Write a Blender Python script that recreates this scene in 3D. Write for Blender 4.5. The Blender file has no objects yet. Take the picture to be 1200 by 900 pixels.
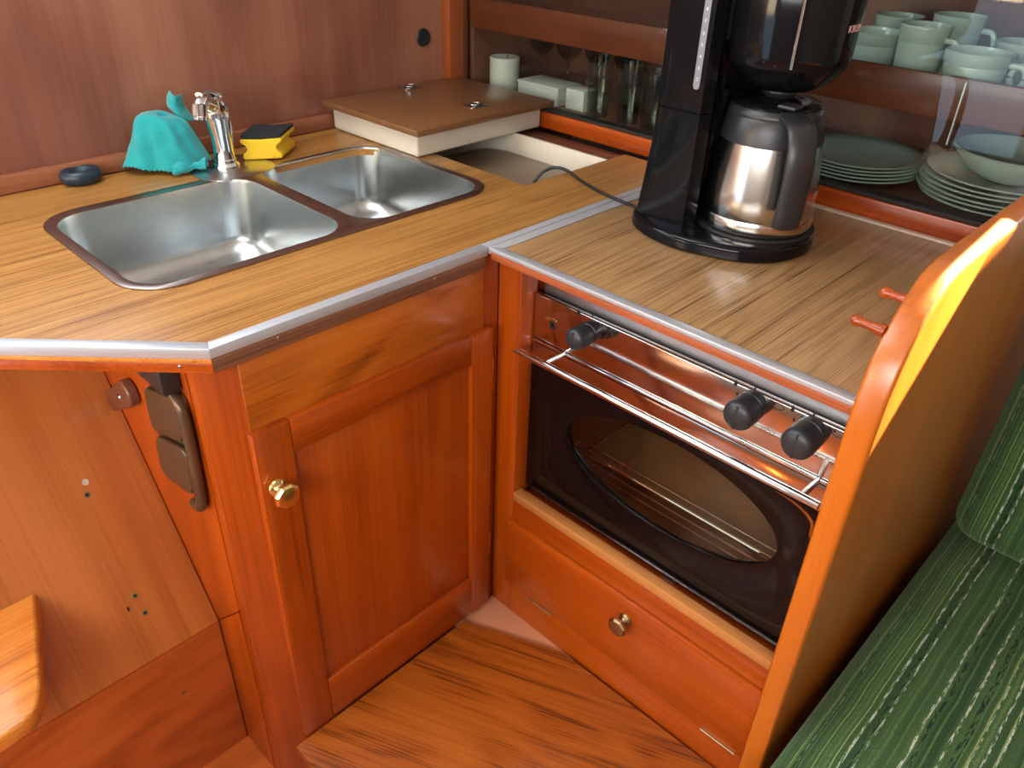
import bpy, bmesh, math, random
from math import sin, cos, pi, radians, sqrt
from mathutils import Vector, Matrix, noise

random.seed(7)
SC = bpy.context.scene
COL = SC.collection

# ------------------------------------------------------------------ camera
cam_data = bpy.data.cameras.new('camera')
cam = bpy.data.objects.new('camera', cam_data)
COL.objects.link(cam)
cam_data.sensor_width = 36.0
cam_data.lens = 36.0 * 929.65 / 1200.0
cam_data.clip_start = 0.02
RIGHT = Vector((0.69846061, -0.71459412, 0.02948669))
DOWN = Vector((-0.36874908, -0.39531117, -0.84128448))
FWD = Vector((0.61277515, 0.57712662, -0.53977819))
m = Matrix.Identity(4)
for i in range(3):
    m[i][0] = RIGHT[i]
    m[i][1] = -DOWN[i]
    m[i][2] = -FWD[i]
m[0][3], m[1][3], m[2][3] = -0.91062711, -0.92594708, 0.55
cam.matrix_world = m
SC.camera = cam

# ------------------------------------------------------------------ world, sun, daylight through the openings, exposure
world = bpy.data.worlds.new('world')
SC.world = world
world.use_nodes = True
bg = world.node_tree.nodes['Background']
bg.inputs['Color'].default_value = (0.62, 0.76, 1.0, 1)
bg.inputs['Strength'].default_value = 0.6

SUN_DIR = Vector((1.17, -0.25, 1.0)).normalized()


def lamp_sun():
    d = bpy.data.lights.new('sun', 'SUN')
    d.energy = 125.0
    d.angle = radians(0.6)
    d.color = (1.0, 0.89, 0.72)
    o = bpy.data.objects.new('sun', d)
    COL.objects.link(o)
    o.rotation_euler = SUN_DIR.to_track_quat('Z', 'Y').to_euler()
    o.location = SUN_DIR * 4


def lamp_area(name, loc, aim, sx, sy, power, color, spread=180):
    d = bpy.data.lights.new(name, 'AREA')
    d.shape = 'RECTANGLE'
    d.size, d.size_y = sx, sy
    d.energy = power
    d.color = color
    d.spread = radians(spread)
    o = bpy.data.objects.new(name, d)
    COL.objects.link(o)
    o.location = loc
    o.rotation_euler = (Vector(loc) - Vector(aim)).to_track_quat('Z', 'Y').to_euler()
    return o


lamp_sun()
# daylight: companionway above the left bulkhead, windows aft of the camera, coachroof window; the overhead and glass veil lamps are added
lamp_area('companionway_daylight', (-0.90, 0.84, 0.80), (-0.90, -1.0, 0.45), 1.25, 0.72, 10.0, (0.76, 0.89, 1.0))
lamp_area('saloon_window_daylight', (-2.15, -1.0, 0.62), (0.0, -0.45, -0.1), 1.7, 0.6, 30.0, (1.0, 0.97, 0.93))
lamp_area('overhead_bulkhead_fill', (-0.80, 0.28, 1.31), (-0.72, 0.35, 0.0), 0.7, 0.8, 9.0, (0.88, 0.94, 1.0))  # added overhead lamp that brightens the left part of the bulkhead
lamp_area('pane_veil_fill', (-2.18, 0.42, -0.30), (0.0, 0.10, 0.0), 0.85, 0.85, 3.6, (0.52, 0.78, 1.0))  # added bluish lamp, mirrored as a veil in the right pane
lamp_area('coachroof_window_daylight', (1.19, -0.72, 0.70), (0.0, -0.72, 0.35), 0.9, 0.26, 10.0, (0.86, 0.95, 0.96))

SC.view_settings.view_transform = 'Standard'
SC.view_settings.look = 'None'
SC.view_settings.gamma = 1.0
SC.view_settings.use_curve_mapping = False
SC.view_settings.exposure = 0.6


# ------------------------------------------------------------------ object helpers
ORIG = {}


def root(name, label, cat, loc=(0, 0, 0), group=None, kind=None):
    o = bpy.data.objects.new(name, None)
    COL.objects.link(o)
    o.empty_display_size = 0.05
    o.location = loc
    o['label'] = label
    o['category'] = cat
    if group:
        o['group'] = group
    if kind:
        o['kind'] = kind
    ORIG[o] = Vector(loc)
    return o


def obj(name, bm, mat, parent=None, smooth=True, angle=35, label=None):
    """bm in world coordinates -> ONE mesh object, local to its thing's base"""
    org = ORIG[parent] if parent else Vector((0, 0, 0))
    bmesh.ops.translate(bm, verts=bm.verts[:], vec=-org)
    bmesh.ops.recalc_face_normals(bm, faces=bm.faces[:])
    me = bpy.data.meshes.new(name)
    bm.to_mesh(me)
    bm.free()
    if isinstance(mat, (list, tuple)):
        for k in mat:
            me.materials.append(k)
    else:
        me.materials.append(mat)
    if smooth:
        for p in me.polygons:
            p.use_smooth = True
        me.set_sharp_from_angle(angle=radians(angle))
    o = bpy.data.objects.new(name, me)
    COL.objects.link(o)
    if parent:
        o.parent = parent
    ORIG[o] = org
    if label:
        o['label'] = label
    return o


def thing(name, bm, mat, label, cat, group=None, loc=None, **k):
    """a thing that is one mesh, its origin at its own base"""
    if loc is None:
        xs = [v.co for v in bm.verts]
        loc = Vector((sum(c.x for c in xs) / len(xs), sum(c.y for c in xs) / len(xs), min(c.z for c in xs)))
    loc = Vector(loc)
    bmesh.ops.translate(bm, verts=bm.verts[:], vec=-loc)
    o = obj(name, bm, mat, None, **k)
    o.location = loc
    ORIG[o] = loc
    o['label'] = label
    o['category'] = cat
    if group:
        o['group'] = group
    return o


def struct(name, bm, mat, parent=None, **k):
    o = obj(name, bm, mat, parent, **k)
    if parent is None:
        o['kind'] = 'structure'
    return o


def copy_tree(o, parent=None):
    c = o.copy()
    COL.objects.link(c)
    if parent:
        c.parent = parent
    ORIG[c] = ORIG[o]
    for ch in list(o.children):
        copy_tree(ch, c)
    return c


# ------------------------------------------------------------------ shape helpers
def join(dst, src):
    me = bpy.data.meshes.new('tmp')
    src.to_mesh(me)
    src.free()
    dst.from_mesh(me)
    bpy.data.meshes.remove(me)
    return dst


def box(x0, x1, y0, y1, z0, z1, bev=0.0015, seg=2, bm=None):
    b = bmesh.new()
    bmesh.ops.create_cube(b, size=1)
    for v in b.verts:
        v.co = Vector(((x0 + x1) / 2 + v.co.x * abs(x1 - x0), (y0 + y1) / 2 + v.co.y * abs(y1 - y0), (z0 + z1) / 2 + v.co.z * abs(z1 - z0)))
    if bev > 0:
        bev = min(bev, 0.45 * min(abs(x1 - x0), abs(y1 - y0), abs(z1 - z0)))
        bmesh.ops.bevel(b, geom=b.edges[:], offset=bev, segments=seg, profile=0.5, affect='EDGES')
    return join(bm, b) if bm else b


def prism(pts, vec, bev=0.0, seg=2, bm=None):
    """planar polygon (3-D points) extruded along vec"""
    b = bmesh.new()
    vec = Vector(vec)
    lo = [b.verts.new(Vector(p)) for p in pts]
    hi = [b.verts.new(Vector(p) + vec) for p in pts]
    n = len(pts)
    b.faces.new(lo[::-1])
    b.faces.new(hi)
    for i in range(n):
        b.faces.new((lo[i], lo[(i + 1) % n], hi[(i + 1) % n], hi[i]))
    if bev > 0:
        bmesh.ops.recalc_face_normals(b, faces=b.faces[:])
        capedges = [e for e in b.edges if sum(len(f.verts) > 4 or n <= 4 for f in e.link_faces) >= 1]
        bmesh.ops.bevel(b, geom=capedges, offset=bev, segments=seg, profile=0.5, affect='EDGES', clamp_overlap=True)
    return join(bm, b) if bm else b


def frame_of(axis):
    axis = Vector(axis).normalized()
    ref = Vector((0, 0, 1)) if abs(axis.z) < 0.95 else Vector((1, 0, 0))
    u = axis.cross(ref).normalized()
    v = axis.cross(u).normalized()
    return axis, u, v


def lathe(prof, base=(0, 0, 0), axis=(0, 0, 1), n=40, bm=None, cap=True, sx=1.0, sy=1.0):
    """prof: list of (radius, height) along axis"""
    b = bmesh.new()
    a, u, v = frame_of(axis)
    if abs(a.z) > 0.99:
        u, v = Vector((1, 0, 0)), Vector((0, 1, 0))
    base = Vector(base)
    rings = []
    for r, h in prof:
        if r < 1e-6:
            rings.append([b.verts.new(base + a * h)])
        else:
            rings.append([b.verts.new(base + a * h + u * (r * sx * cos(2 * pi * i / n)) + v * (r * sy * sin(2 * pi * i / n))) for i in range(n)])
    for p, q in zip(rings, rings[1:]):
        if len(p) == 1 and len(q) == 1:
            continue
        for i in range(n):
            j = (i + 1) % n
            if len(p) == 1:
                b.faces.new((p[0], q[i], q[j]))
            elif len(q) == 1:
                b.faces.new((p[i], p[j], q[0]))
            else:
                b.faces.new((p[i], p[j], q[j], q[i]))
    if cap:
        if len(rings[0]) > 1:
            b.faces.new(rings[0][::-1])
        if len(rings[-1]) > 1:
            b.faces.new(rings[-1])
    return join(bm, b) if bm else b


def smooth_path(pts, n=8):
    P = [Vector(p) for p in pts]
    out = []
    for i in range(len(P) - 1):
        p0 = P[max(i - 1, 0)]
        p1, p2 = P[i], P[i + 1]
        p3 = P[min(i + 2, len(P) - 1)]
        for k in range(n):
            t = k / n
            out.append(0.5 * ((2 * p1) + (p2 - p0) * t + (2 * p0 - 5 * p1 + 4 * p2 - p3) * t * t + (3 * p1 - p0 - 3 * p2 + p3) * t ** 3))
    out.append(P[-1])
    return out


def tube(pts, r, n=12, bm=None, ratio=1.0, side=None):
    """r: number or list; ratio flattens across 'side'"""
    b = bmesh.new()
    P = [Vector(p) for p in pts]
    R = r if isinstance(r, (list, tuple)) else [r] * len(P)
    rings = []
    u = None
    for i, p in enumerate(P):
        t = (P[min(i + 1, len(P) - 1)] - P[max(i - 1, 0)]).normalized()
        if side is not None:
            u = Vector(side)
            u = (u - t * u.dot(t)).normalized()
        elif u is None:
            _, u, _ = frame_of(t)
        else:
            u = (u - t * u.dot(t)).normalized()
        v = t.cross(u)
        rings.append([b.verts.new(p + u * (R[i] * cos(2 * pi * k / n)) + v * (R[i] * ratio * sin(2 * pi * k / n))) for k in range(n)])
    for p, q in zip(rings, rings[1:]):
        for i in range(n):
            j = (i + 1) % n
            b.faces.new((p[i], p[j], q[j], q[i]))
    b.faces.new(rings[0][::-1])
    b.faces.new(rings[-1])
    return join(bm, b) if bm else b


def rrect(x0, y0, x1, y1, r, n=8):
    out = []
    for cx, cy, a0 in ((x1 - r, y1 - r, 0), (x0 + r, y1 - r, 90), (x0 + r, y0 + r, 180), (x1 - r, y0 + r, 270)):
        for k in range(n + 1):
            a = radians(a0 + 90 * k / n)
            out.append((cx + r * cos(a), cy + r * sin(a)))
    return out


def ellipse(cx, cy, a, b, n=64):
    return [(cx + a * cos(2 * pi * i / n), cy + b * sin(2 * pi * i / n)) for i in range(n)]


def plate(outer, holes, t, place, bev=0.0):
    """2-D outline with holes, thickness t, mapped by place(u, v, w) with w in 0..t"""
    cu = bpy.data.curves.new('tmp', 'CURVE')
    cu.dimensions = '2D'
    cu.fill_mode = 'BOTH'
    cu.extrude = t / 2 - bev
    cu.bevel_depth = bev
    cu.bevel_resolution = 1
    if bev:
        cu.offset = -bev
    for loop in [outer] + list(holes):
        s = cu.splines.new('POLY')
        s.points.add(len(loop) - 1)
        for p, q in zip(s.points, loop):
            p.co = (q[0], q[1], 0, 1)
        s.use_cyclic_u = True
    o = bpy.data.objects.new('tmp', cu)
    COL.objects.link(o)
    dg = bpy.context.evaluated_depsgraph_get()
    me = bpy.data.meshes.new_from_object(o.evaluated_get(dg))
    b = bmesh.new()
    b.from_mesh(me)
    bpy.data.objects.remove(o)
    bpy.data.curves.remove(cu)
    bpy.data.meshes.remove(me)
    bmesh.ops.remove_doubles(b, verts=b.verts[:], dist=1e-6)
    for v in b.verts:
        v.co = Vector(place(v.co.x, v.co.y, v.co.z + t / 2))
    return b


def text_bm(s, size, t=0.0004):
    cu = bpy.data.curves.new('tmp', 'FONT')
    cu.body = s
    cu.size = size
    cu.align_x = 'CENTER'
    cu.align_y = 'CENTER'
    cu.extrude = t
    cu.resolution_u = 3
    o = bpy.data.objects.new('tmp', cu)
    COL.objects.link(o)
    dg = bpy.context.evaluated_depsgraph_get()
    me = bpy.data.meshes.new_from_object(o.evaluated_get(dg))
    b = bmesh.new()
    b.from_mesh(me)
    bpy.data.objects.remove(o)
    bpy.data.curves.remove(cu)
    bpy.data.meshes.remove(me)
    return b


def loft(rings, bm=None, cap0=False, cap1=False):
    b = bmesh.new()
    R = [[b.verts.new(Vector(p)) for p in ring] for ring in rings]
    n = len(R[0])
    for p, q in zip(R, R[1:]):
        for i in range(n):
            j = (i + 1) % n
            b.faces.new((p[i], p[j], q[j], q[i]))
    if cap0:
        b.faces.new(R[0][::-1])
    if cap1:
        b.faces.new(R[-1])
    return join(bm, b) if bm else b


# ------------------------------------------------------------------ materials
def new_mat(name):
    mt = bpy.data.materials.new(name)
    mt.use_nodes = True
    nt = mt.node_tree
    return mt, nt, nt.nodes, nt.links, nt.nodes['Principled BSDF']


def srgb(r, g, b):
    f = lambda c: (c / 255 / 12.92) if c / 255 <= 0.04045 else ((c / 255 + 0.055) / 1.055) ** 2.4
    return (f(r), f(g), f(b), 1)


def plain(name, col, rough=0.5, metal=0.0, coat=0.0, spec=0.5, vary=0.0, scale=40, bump=0.0, **kw):
    mt, nt, N, L, p = new_mat(name)
    p.inputs['Roughness'].default_value = rough
    p.inputs['Metallic'].default_value = metal
    p.inputs['Coat Weight'].default_value = coat
    p.inputs['Coat Roughness'].default_value = 0.08
    p.inputs['Specular IOR Level'].default_value = spec
    for k, v in kw.items():
        p.inputs[k.replace('_', ' ')].default_value = v
    tc = N.new('ShaderNodeTexCoord')
    nz = N.new('ShaderNodeTexNoise')
    nz.inputs['Scale'].default_value = scale
    nz.inputs['Detail'].default_value = 4
    L.new(tc.outputs['Object'], nz.inputs['Vector'])
    mx = N.new('ShaderNodeMix')
    mx.data_type = 'RGBA'
    k = 1 - vary
    mx.inputs['A'].default_value = (col[0] * k, col[1] * k, col[2] * k, 1)
    k = 1 + vary
    mx.inputs['B'].default_value = (min(1, col[0] * k), min(1, col[1] * k), min(1, col[2] * k), 1)
    L.new(nz.outputs['Fac'], mx.inputs['Factor'])
    L.new(mx.outputs['Result'], p.inputs['Base Color'])
    if bump:
        bp = N.new('ShaderNodeBump')
        bp.inputs['Strength'].default_value = bump
        bp.inputs['Distance'].default_value = 0.002
        L.new(nz.outputs['Fac'], bp.inputs['Height'])
        L.new(bp.outputs['Normal'], p.inputs['Normal'])
    return mt


def wood(name, dark, mid, light, grain='Z', rough=0.32, coat=0.35, figure=1.0, ring=9.0, streak=0.25, per=7.0, along=0.7, bump=0.08, pos=(0.25, 0.5, 0.78), coat_rough=0.12, turn=0):
    mt, nt, N, L, p = new_mat(name)
    p.inputs['Coat Weight'].default_value = coat
    p.inputs['Coat Roughness'].default_value = coat_rough
    tc = N.new('ShaderNodeTexCoord')
    oi = N.new('ShaderNodeObjectInfo')
    mul = N.new('ShaderNodeMath')
    mul.operation = 'MULTIPLY'
    mul.inputs[1].default_value = 23.0
    L.new(oi.outputs['Random'], mul.inputs[0])
    add = N.new('ShaderNodeVectorMath')
    add.operation = 'ADD'
    L.new(tc.outputs['Object'], add.inputs[0])
    L.new(mul.outputs[0], add.inputs[1])
    if turn:
        vr = N.new('ShaderNodeVectorRotate')
        vr.rotation_type = 'Z_AXIS'
        vr.inputs['Angle'].default_value = radians(turn)
        L.new(tc.outputs['Object'], vr.inputs['Vector'])
        L.new(vr.outputs[0], add.inputs[0])

    def mapped(perp, al):
        mp = N.new('ShaderNodeMapping')
        sc = [perp] * 3
        for ch in grain:
            sc['XYZ'.index(ch)] = al
        mp.inputs['Scale'].default_value = sc
        L.new(add.outputs[0], mp.inputs['Vector'])
        return mp.outputs['Vector']

    def nz(vec, scale, detail, dist=0.0, rgh=0.55):
        t = N.new('ShaderNodeTexNoise')
        t.inputs['Scale'].default_value = scale
        t.inputs['Detail'].default_value = detail
        t.inputs['Roughness'].default_value = rgh
        t.inputs['Distortion'].default_value = dist
        L.new(vec, t.inputs['Vector'])
        return t.outputs['Fac']

    def math(op, a, b, c=None):
        q = N.new('ShaderNodeMath')
        q.operation = op
        for i, x in enumerate((a, b, c)):
            if x is None:
                continue
            if isinstance(x, (int, float)):
                q.inputs[i].default_value = x
            else:
                L.new(x, q.inputs[i])
        return q.outputs[0]

    broad = nz(mapped(per * 0.45, along), 1.0, 2.5, 0.6)
    mids = nz(mapped(per * 2.2, along * 0.8), 1.0, 5, 0.4)
    fine = nz(mapped(per * 26, along * 4), 1.0, 3, 0.0)
    rings = math('SINE', math('MULTIPLY', broad, ring * 6.28), 0)
    rings = math('MULTIPLY_ADD', rings, 0.16 * figure, 0.5)
    f = math('ADD', math('MULTIPLY', rings, 0.5), math('MULTIPLY', mids, 0.5))
    f = math('ADD', f, math('MULTIPLY', math('SUBTRACT', fine, 0.5), streak))
    cr = N.new('ShaderNodeValToRGB')
    e = cr.color_ramp.elements
    e[0].position, e[0].color = pos[0], dark
    e[1].position, e[1].color = pos[2], light
    x = e.new(pos[1])
    x.color = mid
    L.new(f, cr.inputs['Fac'])
    L.new(cr.outputs['Color'], p.inputs['Base Color'])
    rr = math('MULTIPLY_ADD', mids, 0.14, rough - 0.07)
    L.new(rr, p.inputs['Roughness'])
    bp = N.new('ShaderNodeBump')
    bp.inputs['Strength'].default_value = bump
    bp.inputs['Distance'].default_value = 0.001
    L.new(fine, bp.inputs['Height'])
    L.new(bp.outputs['Normal'], p.inputs['Normal'])
    return mt


def varnish(name, grain, v=1.0, **k):
    d = dict(figure=0.6, ring=4.0, streak=0.35)
    d.update(k)
    return wood(name, srgb(98 * v, 32 * v, 2 * v), srgb(162 * v, 66 * v, 4 * v), srgb(190 * v, 90 * v, 10 * v), grain, **d)


M = {}
M['var_x'] = varnish('varnished_mahogany_x', 'X')
M['var_y'] = varnish('varnished_mahogany_y', 'Y')
M['var_z'] = varnish('varnished_mahogany_z', 'Z')
M['var_light_y'] = wood('pale_ledge_wood', srgb(150, 92, 44), srgb(188, 122, 62), srgb(206, 142, 80), 'Y', figure=0.6, ring=5, streak=0.5, rough=0.4, coat=0.2)
M['divider'] = wood('orange_varnished_ply', srgb(164, 78, 8), srgb(190, 98, 10), srgb(206, 114, 18), 'Z', figure=0.5, ring=3.0, streak=0.3, rough=0.34, coat=0.8, coat_rough=0.28)
M['header'] = wood('teak_header', srgb(104, 46, 8), srgb(174, 88, 18), srgb(196, 108, 30), 'X', figure=1.3, ring=7, streak=0.4, per=9, along=1.6)
M['bulkhead'] = wood('mahogany_bulkhead', srgb(90, 48, 38), srgb(130, 80, 62), srgb(162, 110, 84), 'Z', figure=1.7, ring=2.2, streak=0.16, per=4.2, along=0.75, rough=0.36, coat=0.25, coat_rough=0.25)
M['panel'] = wood('companionway_mahogany', srgb(134, 68, 26), srgb(186, 106, 48), srgb(208, 128, 66), 'YZ', figure=0.5, ring=3.0, streak=0.25, rough=0.36, coat=0.2)
M['panel_low'] = wood('companionway_mahogany_dark', srgb(136, 62, 20), srgb(182, 90, 34), srgb(198, 106, 46), 'X', figure=1.2, ring=8, streak=0.25, rough=0.38, coat=0.2)
M['fascia'] = wood('dull_teak_fascia', srgb(76, 46, 30), srgb(118, 74, 48), srgb(144, 96, 66), 'X', figure=0.7, ring=5, streak=0.7, per=12, rough=0.55, coat=0.0)
M['fascia_y'] = wood('reddish_teak_fascia', srgb(120, 56, 28), srgb(160, 82, 44), srgb(176, 98, 58), 'Y', figure=0.7, ring=5, streak=0.5, per=12, rough=0.45, coat=0.1)
M['floor'] = wood('teak_sole', srgb(84, 36, 6), srgb(162, 82, 18), srgb(186, 102, 30), 'Y', figure=1.2, ring=9, streak=0.8, per=10, along=0.9, rough=0.36, coat=0.3, pos=(0.25, 0.44, 0.78), turn=-24)
M['oak_x'] = wood('oak_laminate', srgb(116, 72, 28), srgb(164, 114, 56), srgb(180, 132, 70), 'X', figure=0.5, ring=9, streak=1.2, per=22, along=0.9, rough=0.33, coat=0.15, pos=(0.28, 0.47, 0.72), bump=0.04)
M['oak_stove'] = wood('oak_laminate_stove', srgb(88, 62, 34), srgb(150, 114, 74), srgb(168, 132, 90), 'X', figure=0.9, ring=9, streak=1.2, per=24, along=0.7, rough=0.3, coat=0.2, pos=(0.25, 0.45, 0.75), bump=0.04)
M['oak_lid'] = wood('oak_laminate_lid', srgb(84, 54, 30), srgb(118, 80, 48), srgb(134, 94, 58), 'X', figure=0.5, ring=5, streak=0.3, per=11, along=0.8, rough=0.3, coat=0.2, bump=0.0, pos=(0.15, 0.5, 0.85))
M['tread'] = wood('oak_tread', srgb(160, 88, 26), srgb(206, 126, 48), srgb(222, 146, 66), 'X', figure=0.8, ring=8, streak=0.9, per=14, along=1.2, rough=0.35, coat=0.3)
M['toggle'] = wood('brown_toggle_wood', srgb(70, 40, 28), srgb(104, 62, 46), srgb(120, 76, 58), 'Y', rough=0.4)
M['alu'] = plain('brushed_aluminium', (0.50, 0.51, 0.54, 1), rough=0.38, metal=0.45, vary=0.05, scale=120)
M['steel'] = plain('brushed_sink_steel', (0.55, 0.575, 0.57, 1), rough=0.27, metal=1.0, vary=0.08, scale=25)
M['rim'] = plain('sink_rim_steel', (0.34, 0.27, 0.24, 1), rough=0.3, metal=1.0, vary=0.15, scale=30)
M['mirror'] = plain('polished_stainless', (0.66, 0.62, 0.58, 1), rough=0.12, metal=1.0, vary=0.06, scale=14)
M['chrome'] = plain('chrome', (0.82, 0.82, 0.83, 1), rough=0.06, metal=1.0)
M['chrome_dull'] = plain('dull_chrome', (0.6, 0.6, 0.62, 1), rough=0.2, metal=1.0)
M['hob_steel'] = plain('satin_hob_steel', (0.5, 0.5, 0.52, 1), rough=0.42, metal=1.0, vary=0.05)
M['brass'] = plain('brass', (0.90, 0.68, 0.28, 1), rough=0.22, metal=1.0, vary=0.1, scale=60)
M['brass_old'] = plain('old_brass', (0.40, 0.30, 0.16, 1), rough=0.35, metal=1.0, vary=0.2, scale=60)
M['bronze'] = plain('bronze_fitting', (0.13, 0.085, 0.05, 1), rough=0.36, metal=0.6, vary=0.25, scale=30)
M['black'] = plain('gloss_black_plastic', (0.005, 0.005, 0.006, 1), rough=0.10, spec=0.22)
M['black_satin'] = plain('satin_black_plastic', (0.018, 0.018, 0.02, 1), rough=0.36, vary=0.1)
M['knob'] = plain('grey_black_knob', (0.022, 0.023, 0.026, 1), rough=0.42, vary=0.15, scale=80)
M['navy'] = plain('dark_knob_collar', (0.006, 0.008, 0.014, 1), rough=0.35)
M['black_glass'] = plain('black_oven_glass', (0.004, 0.003, 0.003, 1), rough=0.06, spec=0.3)
M['cavity'] = plain('oven_lining', (0.62, 0.50, 0.34, 1), metal=0.5, rough=0.4, vary=0.2, scale=12)
M['enamel'] = plain('dark_oven_enamel', (0.035, 0.026, 0.02, 1), rough=0.3, vary=0.2, scale=12)
M['dark'] = plain('dark_gap', (0.012, 0.009, 0.008, 1), rough=0.7)
M['white_lid'] = plain('cream_gelcoat', srgb(214, 205, 186), rough=0.35, vary=0.04, scale=18)
M['taupe'] = plain('taupe_wall_shade', srgb(136, 118, 98), rough=0.4, vary=0.05, scale=14)
M['seal'] = plain('cream_sealant', srgb(196, 176, 158), rough=0.5)
M['teal'] = plain('teal_cloth', srgb(16, 146, 148), rough=0.9, vary=0.12, scale=220, bump=0.25, Sheen_Weight=0.3)
M['yellow'] = plain('yellow_sponge', srgb(240, 196, 40), rough=0.85, vary=0.12, scale=260, bump=0.5)
M['scour'] = plain('black_scour_pad', srgb(34, 36, 42), rough=0.95, vary=0.5, scale=300, bump=0.8)
M['stopper'] = plain('dark_blue_rubber', srgb(26, 44, 58), rough=0.4, vary=0.1)
M['rubber'] = plain('black_rubber', (0.012, 0.012, 0.014, 1), rough=0.45)
M['tile'] = plain('pink_terracotta_tile', srgb(208, 144, 106), rough=0.45, vary=0.1, scale=22)
M['celadon'] = plain('celadon_glaze', srgb(196, 210, 196), rough=0.14, coat=0.4, vary=0.03, scale=20)
M['candle'] = plain('white_candle_wax', srgb(226, 224, 206), rough=0.5, vary=0.03)
M['card'] = plain('white_card_box', srgb(216, 216, 200), rough=0.6, vary=0.04)
M['lining'] = plain('pale_cabin_lining', srgb(178, 170, 156), rough=0.6, vary=0.05, scale=6)
M['ceiling'] = plain('cream_headliner', srgb(222, 218, 208), rough=0.7, vary=0.03)
M['grey_mark'] = plain('grey_gauge', srgb(120, 124, 128), rough=0.3)
M['white_mark'] = plain('white_print', srgb(215, 215, 215), rough=0.5)
M['rose_mark'] = plain('silver_rose_print', srgb(214, 170, 158), rough=0.4)
M['black_mark'] = plain('black_print', (0.01, 0.01, 0.01, 1), rough=0.5)
M['plate_grey'] = plain('hot_plate_enamel', (0.012, 0.012, 0.013, 1), rough=0.5)
M['steel_jug'] = plain('brushed_jug_steel', (0.62, 0.59, 0.55, 1), rough=0.2, metal=1.0, vary=0.05, scale=50)


def thin_glass(name, tint, refl_rough=0.02, ior=1.5):
    """a pane as one sheet: clear transmission tinted by the glass, and its mirror reflection by Fresnel"""
    mt, nt, N, L, p = new_mat(name)
    N.remove(p)
    out = N['Material Output']
    tr = N.new('ShaderNodeBsdfTransparent')
    tr.inputs['Color'].default_value = tint
    gl = N.new('ShaderNodeBsdfGlossy')
    gl.inputs['Roughness'].default_value = refl_rough
    fr = N.new('ShaderNodeFresnel')
    ge = N.new('ShaderNodeNewGeometry')
    io = N.new('ShaderNodeMapRange')      # same reflectance from either side of the sheet
    io.inputs['To Min'].default_value = ior
    io.inputs['To Max'].default_value = 1.0 / ior
    L.new(ge.outputs['Backfacing'], io.inputs['Value'])
    L.new(io.outputs[0], fr.inputs['IOR'])
    mx = N.new('ShaderNodeMixShader')
    L.new(fr.outputs[0], mx.inputs[0])
    L.new(tr.outputs[0], mx.inputs[1])
    L.new(gl.outputs[0], mx.inputs[2])
    L.new(mx.outputs[0], out.inputs['Surface'])
    return mt


M['trim'] = wood('corner_post_wood', srgb(100, 46, 18), srgb(142, 72, 32), srgb(164, 92, 46), 'Z', figure=0.5, rough=0.4, coat=0.2)
M['fillet'] = wood('bulkhead_fillet', srgb(116, 66, 42), srgb(148, 90, 60), srgb(166, 108, 76), 'X', figure=0.5, rough=0.4, coat=0.2)
M['rail_wood'] = wood('dark_shelf_rail', srgb(74, 32, 14), srgb(112, 52, 22), srgb(134, 68, 32), 'Y', figure=0.5, rough=0.4, coat=0.2)
M['pane'] = thin_glass('smoked_pane', (0.74, 0.80, 0.78, 1), 0.02, 1.5)
M['oven_pane'] = thin_glass('oven_pane', (0.94, 0.88, 0.76, 1))
M['tumbler'] = thin_glass('tumbler_glass', (0.90, 0.93, 0.91, 1), 0.03)
M['pane_edge'] = plain('polished_glass_edge', srgb(170, 196, 184), rough=0.15, spec=0.8)


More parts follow.
